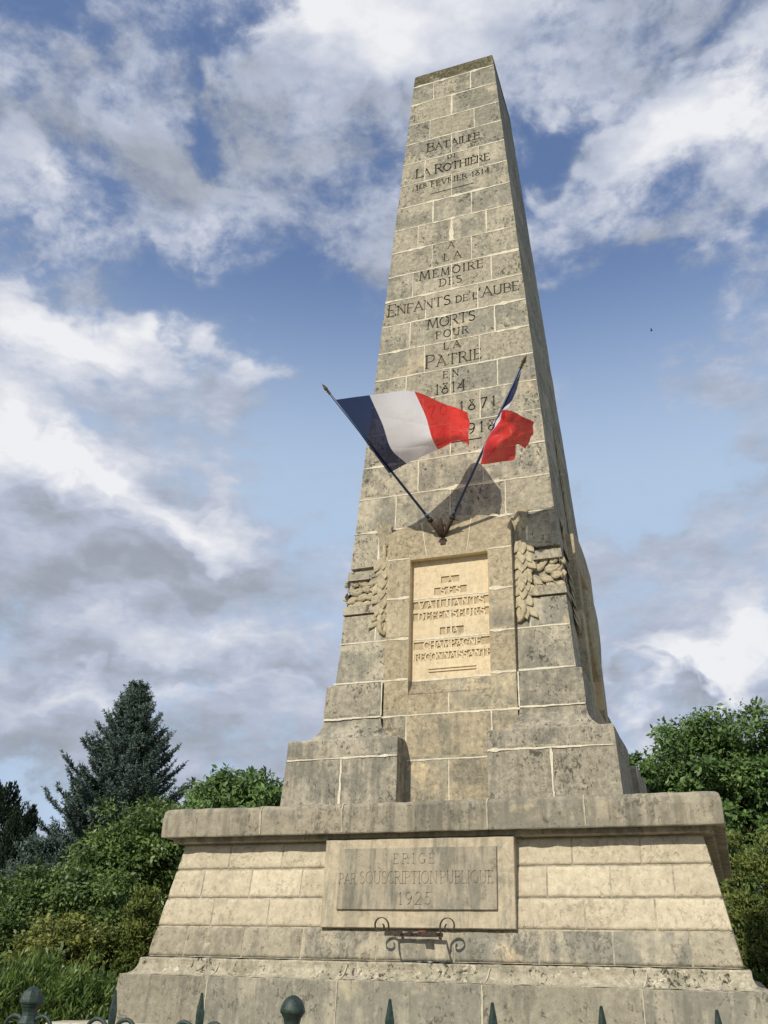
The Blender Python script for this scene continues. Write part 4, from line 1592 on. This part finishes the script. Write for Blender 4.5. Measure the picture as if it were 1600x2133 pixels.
def put(proto, key, parent, x):
    o = proto if first[key] else proto.copy()
    if not first[key]:
        COL.objects.link(o)
    first[key] = False
    o.parent = parent
    o.location = (x, 0, 0)
    return o


def fence_panel(i0, i1, spikes, label):
    p0 = fpos(i0)
    root = thing('iron_fence', label, 'fence', p0, 'green iron fence panels')
    root.rotation_euler = (0, 0, fang)
    L = (fpos(i1) - p0).length
    for z in (.25, FH - .165):
        mb = MB()
        mb.box(.02, L - .02, -.006, .006, z - .018, z + .018)
        mb.build('rail', M_GREEN, root)
    for i in spikes:
        x = (i - i0) * FS * math.sqrt(1 + (FK / FS) ** 2)
        put(spike_proto, 'spike', root, x)
        put(scroll_proto[0], 'sl', root, x)
        put(scroll_proto[1], 'sr', root, x)
    return root


fence_panel(-4, -1, [-3, -2], 'green iron fence panel left of the leftmost ball topped post')
fence_panel(-1, 2, [0, 1], 'green iron fence panel with two spikes between the two ball topped posts')
fence_panel(2, 7, [3, 4, 5, 6], 'green iron fence panel with four spikes right of the middle post')
plist = [(-1, 'weathered green fence post with octagonal ball top, at the left edge before the hedge'),
         (2, 'green fence post with ball top standing before the middle of the podium base')]
for i, lab in plist:
    root = thing('fence_post', lab, 'fence post', fpos(i), 'ball topped fence posts')
    root.rotation_euler = (0, 0, fang)
    mb = MB()
    mb.box(-.020, .020, -.020, .020, -.05, FH - .097)
    mb.build('post_shaft', M_GREEN, root)
    mb = MB()
    h = FH
    mb.lathe([(.0235, h - .100), (.0265, h - .088), (.0265, h - .080), (.0230, h - .074), (.0190, h - .064), (.0185, h - .056), (.0215, h - .046), (.0245, h - .043), (.0250, h - .040), (.0282, h - .037), (.0300, h - .033), (.0290, h - .028),
              (.0265, h - .019), (.0205, h - .009), (.0120, h - .002), (.0075, h), (.004, h + .001)], 8 if i == -1 else 12, smooth=(i != -1))
    mb.build('finial', M_GREEN, root)
    if i == -1:
        for s_, key in ((0, 'sl'), (1, 'sr')):
            put(scroll_proto[s_], key, root, 0.0)

# ---------------------------------------------------------------- ground
mb = MB()
rect_cap(mb, -700, 700, -700, 700, 0.0, 24)
g = mb.build('ground', M_GRASS)
g['kind'] = 'structure'


# ---------------------------------------------------------------- vegetation
def unit(v):
    return v / (np.linalg.norm(v, axis=-1, keepdims=True) + 1e-9)


def leaf_object(name, pos, axis, nrm, L, W, tint, mat, parent, origin):
    """many small leaf-shaped faces as one crown mesh"""
    n = len(pos)
    axis = unit(axis)
    side = unit(np.cross(nrm, axis))
    L = np.broadcast_to(np.asarray(L, float), (n,))[:, None]
    W = np.broadcast_to(np.asarray(W, float), (n,))[:, None]
    up = unit(np.cross(axis, side))
    p = pos - np.asarray(origin)
    v = np.empty((n, 4, 3))
    v[:, 0] = p
    v[:, 1] = p + axis * L * .45 + side * W * .5 + up * W * .12
    v[:, 2] = p + axis * L
    v[:, 3] = p + axis * L * .45 - side * W * .5 + up * W * .12
    me = bpy.data.meshes.new(name)
    me.vertices.add(4 * n)
    me.vertices.foreach_set('co', v.astype(np.float32).ravel())
    me.loops.add(4 * n)
    me.loops.foreach_set('vertex_index', np.arange(4 * n, dtype=np.int32))
    me.polygons.add(n)
    me.polygons.foreach_set('loop_start', np.arange(0, 4 * n, 4, dtype=np.int32))
    me.update(calc_edges=True)
    a = me.attributes.new('tint', 'FLOAT', 'FACE')
    a.data.foreach_set('value', np.clip(tint, 0, 1).astype(np.float32))
    me.materials.append(mat)
    o = bpy.data.objects.new(name, me)
    COL.objects.link(o)
    o.parent = parent
    return o


def rand_dirs(n):
    return unit(rng.normal(size=(n, 3)))


def broad(name, label, cat, ells, clumps, per, csize, L, W, mat, group=None, shell=.55, droop=.3, ground=None, trunk_r=.09,
          limbs=14, tint0=.45, tintv=.25, upright=0.0):
    """leafy tree or shrub; ells = [(px,py,rx,ry,dist,depth)] give the crown's masses in the place"""
    E = []
    for (px, py, rx, ry, dist, dep) in ells:
        c = at(px, py, dist)
        s = dist / FPX
        E.append((c, np.array([rx * s, rx * s * dep, ry * s])))
    base = np.array(E[0][0]); base[2] = 0.0
    if ground is not None:
        base[:2] = ground
    root = thing(name, label, cat, base, group)
    vol = np.array([np.prod(e[1]) ** .75 for e in E]); vol /= vol.sum()
    cc, cn, cs = [], [], []
    for (c, r), k in zip(E, vol):
        m_ = max(6, int(clumps * k))
        d = rand_dirs(m_)
        rad = shell + (1.08 - shell) * rng.random(m_) ** .6
        rad *= 1 + .10 * rng.normal(size=m_)
        cc.append(c + d * r * rad[:, None]); cn.append(d)
    cc = np.concatenate(cc); cn = np.concatenate(cn)
    ok = cc[:, 2] > .12
    cc, cn = cc[ok], cn[ok]
    nC = len(cc)
    ids = np.repeat(np.arange(nC), per)
    size = csize * (.65 + .7 * rng.random(nC))
    off = rng.normal(size=(len(ids), 3)) * size[ids][:, None] * np.array([.55, .55, .42])
    pos = cc[ids] + off
    ok = pos[:, 2] > .03
    pos, off, ids = pos[ok], off[ok], ids[ok]
    n = len(pos)
    ax = unit(.45 * unit(off) + .25 * cn[ids] + rand_dirs(n))
    ax = ax + np.array([0, 0, -droop + upright])
    nm = unit(cn[ids] * .4 + np.array([-.15, -.5, .6]) + .85 * rand_dirs(n))
    tv = tint0 + tintv * rng.normal(size=nC)[ids] * .8 + .22 * rng.normal(size=n)
    l_ = L * (.45 + 1.0 * rng.random(n))
    leaf_object('crown', pos, ax, nm, l_, l_ * W, tv, mat, root, base)
    mb = MB()
    tz_ = float(max(e[0][2] for e in E))
    c0 = Vector(E[0][0]) - Vector(base)
    tip = Vector((c0.x, c0.y, max(.3, c0.z)))
    mb.tube([(0, 0, -.05), (c0.x * .2, c0.y * .2, tip.z * .35), (c0.x * .6, c0.y * .6, tip.z * .7), tuple(tip)], [trunk_r * 1.25, trunk_r, trunk_r * .75, trunk_r * .4], 10)
    for i in rng.choice(nC, min(limbs, nC), replace=False):
        q = Vector(cc[i]) - Vector(base)
        s0 = random.uniform(.25, .85)
        st = Vector((c0.x * s0, c0.y * s0, tip.z * s0))
        mid = st.lerp(q, .5) + Vector((random.uniform(-.1, .1), random.uniform(-.1, .1), random.uniform(.0, .15) * (q - st).length))
        mb.tube([tuple(st), tuple(mid), tuple(q)], [trunk_r * .38, trunk_r * .22, trunk_r * .06], 6, caps=False)
    mb.build('trunk', M_BARK, root, weld=False)
    return root


def spruce(name, label, top, spread, dist, whorls, z_low, mat, seed, rr=1.0):
    """conifer: whorled branches that sweep out and turn up, set with needled twigs"""
    rg = np.random.default_rng(seed)
    tp = at(*top, dist)
    base = np.array([tp[0], tp[1], 0.0])
    root = thing(name, label, 'tree', base)
    H = tp[2]
    mb = MB()
    mb.tube([(0, 0, -.05), (.03, .0, H * .3), (-.02, .02, H * .65), (0, 0, H * .97)], [.16, .12, .07, .012], 10)
    P_, A__, T__ = [], [], []

    def twig(p, d, L, tint):
        # bottle brush of needles along a shoot
        m_ = max(6, int(L / .011))
        s = rg.random(m_)
        q = p + d * (s * L)[:, None]
        rd = unit(rg.normal(size=(m_, 3)))
        a = unit(rd + d * .9)
        P_.append(q); A__.append(a); T__.append(np.full(m_, tint) + .15 * rg.normal(size=m_))

    for k in range(whorls):
        f = (k + rg.random() * .8) / whorls               # 0 top, 1 bottom
        z = H - .12 - (H - z_low) * f ** .97
        rad = spread * (f ** .80) * (.70 + .45 * rg.random()) + .10
        nb = int(7 + 7 * f)
        a0 = rg.random() * 6.28
        for b in range(nb):
            an = a0 + 6.283 * b / nb + rg.normal() * .15
            L = rad * (.62 + .55 * rg.random())
            dirh = np.array([math.cos(an), math.sin(an), 0])
            pts = []
            ns = max(4, int(L / .11))
            for i in range(ns + 1):
                s = i / ns
                zz_ = (.40 * (1 - f) - .10) * s * L - .14 * L * math.sin(math.pi * s * .9) + .22 * L * s ** 3
                pts.append(np.array([0, 0, z]) + dirh * L * s + np.array([0, 0, zz_]))
            mb.tube([tuple(p) for p in pts[::max(1, ns // 3)]] + [tuple(pts[-1])], .012, 5, caps=False)
            tb = .40 + .22 * rg.normal()
            for i in range(1, ns + 1):
                s = i / ns
                d = unit(pts[i] - pts[i - 1])
                twig(pts[i - 1], d, np.linalg.norm(pts[i] - pts[i - 1]) * 1.15, tb + .25 * s)
                sd_ = np.cross(d, [0, 0, 1.0])
                nt_ = 4 if s > .25 else 2
                for q in range(nt_):
                    sg = 1 if (q + i) % 2 else -1
                    dd = unit(d * (.7 + .3 * rg.random()) + sd_ * sg * (.5 + .5 * rg.random()) + np.array([0, 0, .30 + .45 * rg.random()]))
                    lt = (.10 + .17 * rg.random()) * (1.15 - .35 * s) * (1 + .5 * f)
                    p = pts[i - 1] + (pts[i] - pts[i - 1]) * rg.random()
                    twig(p, dd, lt, tb + .22 * s + .1 * rg.random())
    twig(np.array([0, 0, H - .25]), np.array([0, 0, 1.0]), .25, .6)
    pos = np.concatenate(P_); ax = np.concatenate(A__); tt = np.concatenate(T__)
    n = len(pos)
    leaf_object('crown', pos + base, ax, unit(rg.normal(size=(n, 3))), .055 * rr * (.7 + .6 * rg.random(n)), .016 * rr, tt, mat, root, base)
    mb.build('trunk', M_BARK, root, weld=False)
    return root


spruce('spruce_tree', 'tall blue-grey spruce with ragged upturned branch tips left of the monument', (290, 1428), 2.05, 21.0, 42, 2.2, M_SPRUCE, 3, 1.4)
spruce('spruce_tree', 'low blue-grey conifer at the far left, below the tall spruce', (95, 1742), 1.55, 17.5, 17, .9, M_SPRUCE, 5, 1.15)


def column_tree(name, label, cols, dist, mat, group=None):
    """narrow upright conifer of flame-shaped sprays"""
    px, pt, pb, rx = cols
    tp = at(px, pt, dist)
    s = dist / FPX
    base = np.array([tp[0], tp[1], 0.0])
    root = thing(name, label, 'tree', base, group)
    H = tp[2]; Rm = rx * s
    nC = 420
    z = rng.random(nC) ** .8 * H * .97
    prof_ = np.clip((H - z) / (H * .35), 0, 1) ** .6 * np.clip(.6 + z / H, 0, 1)
    an = rng.random(nC) * 6.283
    rad = Rm * prof_ * (.55 + .5 * rng.random(nC))
    c = np.stack([rad * np.cos(an), rad * np.sin(an), z], 1)
    per = 70
    ids = np.repeat(np.arange(nC), per)
    n = len(ids)
    s_ = rng.random(n)
    up = np.array([0, 0, 1.0]) + .28 * unit(c * np.array([1, 1, 0]))[ids]
    pos = c[ids] + up * (s_ * .34)[:, None] + rng.normal(size=(n, 3)) * (.045 * (1.15 - s_))[:, None]
    ax = up + .45 * rand_dirs(n)
    leaf_object('crown', pos + base, ax, rand_dirs(n), .06 * (.7 + .6 * rng.random(n)), .022, .4 + .25 * rng.normal(size=nC)[ids] + .15 * rng.normal(size=n), mat, root, base)
    mb = MB()
    mb.tube([(0, 0, -.05), (0, 0, H * .8)], [.09, .02], 8)
    mb.build('trunk', M_BARK, root, weld=False)


column_tree('cypress_tree', 'dark columnar conifer cut by the left edge of the photo', (8, 1652, 2000, 44), 19.0, M_YEW)
column_tree('cypress_tree', 'shorter dark columnar conifer just right of the one at the left edge', (48, 1705, 2000, 34), 18.6, M_YEW)

broad('leafy_tree', 'rounded green leafy tree showing between the spruce and the plinth', 'tree',
      [(500, 1680, 105, 62, 17, 1.0), (430, 1690, 45, 45, 17, 1), (560, 1650, 50, 40, 17, 1), (520, 1800, 90, 110, 17, 1)], 190, 130, .17, .10, .45, M_LEAF_A, shell=.35)
broad('walnut_tree', 'big leafy green tree right of the monument', 'tree',
      [(1500, 1690, 150, 130, 36, .8), (1455, 1580, 80, 75, 36, .8), (1565, 1570, 85, 70, 36, .8), (1400, 1640, 50, 60, 36, .8), (1625, 1680, 130, 150, 36, .8),
       (1440, 1720, 80, 70, 36, .8), (1375, 1690, 40, 35, 36, .8), (1530, 1850, 100, 100, 36, .8)], 620, 120, .36, .20, .48, M_LEAF_A, shell=.35,
      limbs=60, trunk_r=.26)
broad('leafy_sapling', 'thin leafy sapling whose tip shows beside the right plinth', 'sapling',
      [(1318, 1600, 16, 34, 34, 1), (1345, 1610, 16, 30, 34, 1)], 24, 60, .18, .17, .45, M_LEAF_A, shell=.2, limbs=10, trunk_r=.03)
broad('thuja_shrub', 'olive green thuja shrub in front of the walnut tree at the right edge', 'shrub',
      [(1605, 1890, 70, 115, 26, .8), (1565, 1990, 60, 90, 26, .8), (1630, 2050, 110, 110, 26, .8)], 420, 150, .22, .11, .38, M_LEAF_E, shell=.5, upright=.6, droop=0, tint0=.5)
# shrub mass left of the podium, each bush its own
broad('leafy_shrub', 'broad green leafy shrub against the left side of the podium', 'shrub',
      [(300, 1800, 95, 105, 13.5, 1.0), (230, 1850, 80, 80, 13.5, 1), (360, 1750, 55, 55, 13.5, 1), (330, 1900, 70, 100, 13.5, 1)], 420, 150, .13, .062, .48, M_LEAF_B, shell=.5, tint0=.5)
broad('leafy_shrub', 'dark green shrub in the middle of the left bushes', 'shrub',
      [(190, 1930, 100, 80, 12.6, 1), (130, 1880, 70, 55, 12.8, 1)], 300, 150, .12, .055, .48, M_LEAF_B, shell=.5, tint0=.35)
broad('leafy_shrub', 'green shrub at the left edge below the low conifer', 'shrub',
      [(40, 1920, 100, 70, 13.0, 1), (10, 1990, 90, 60, 12.6, 1)], 260, 150, .12, .055, .48, M_LEAF_B, shell=.5, tint0=.32)
broad('golden_shrub', 'yellow-green shrub low among the left bushes', 'shrub',
      [(120, 1975, 65, 50, 11.6, 1), (170, 2000, 55, 45, 11.6, 1)], 170, 130, .10, .05, .45, M_LEAF_C, shell=.5, tint0=.5)
broad('thuja_shrub', 'olive green thuja close to the left slope of the podium', 'shrub',
      [(290, 1965, 34, 80, 11.6, 1), (262, 2010, 40, 60, 11.6, 1)], 200, 140, .09, .05, .35, M_LEAF_E, shell=.45, upright=.7, droop=0, tint0=.45)
broad('laurel_hedge', 'glossy green laurel hedge behind the left fence post', 'hedge',
      [(40, 2100, 90, 66, 9.9, 1), (130, 2090, 70, 66, 9.9, 1), (185, 2110, 48, 50, 9.9, 1), (-50, 2090, 80, 66, 9.9, 1), (90, 2190, 150, 80, 9.9, .7)], 760, 50, .085, .080, .20, M_LEAF_D,
      shell=.45, upright=1.0, droop=0, tint0=.5, tintv=.3)

# ---------------------------------------------------------------- bird
bp = at(1357, 689, 45)
bird_scale = .65
bird = thing('bird', 'tiny dark bird flying in the blue sky right of the obelisk', 'bird', bp)
mb = MB()
mb.tube([(-.10, 0, 0), (-.05, 0, .0), (.02, 0, .005), (.08, 0, .01), (.11, 0, .01)], [.008, .03, .036, .022, .006], 8)
mb.build('body', M_BIRD, bird)
for sgn in (-1, 1):
    mb = MB()
    mb.grid([[(.05, sgn * .02, .012), (.035, sgn * .12, .09), (-.02, sgn * .20, .12)], [(-.04, sgn * .02, .008), (-.03, sgn * .11, .08), (-.035, sgn * .20, .115)]])
    mb.build('wing', M_BIRD, bird)
bird.scale = (bird_scale,) * 3
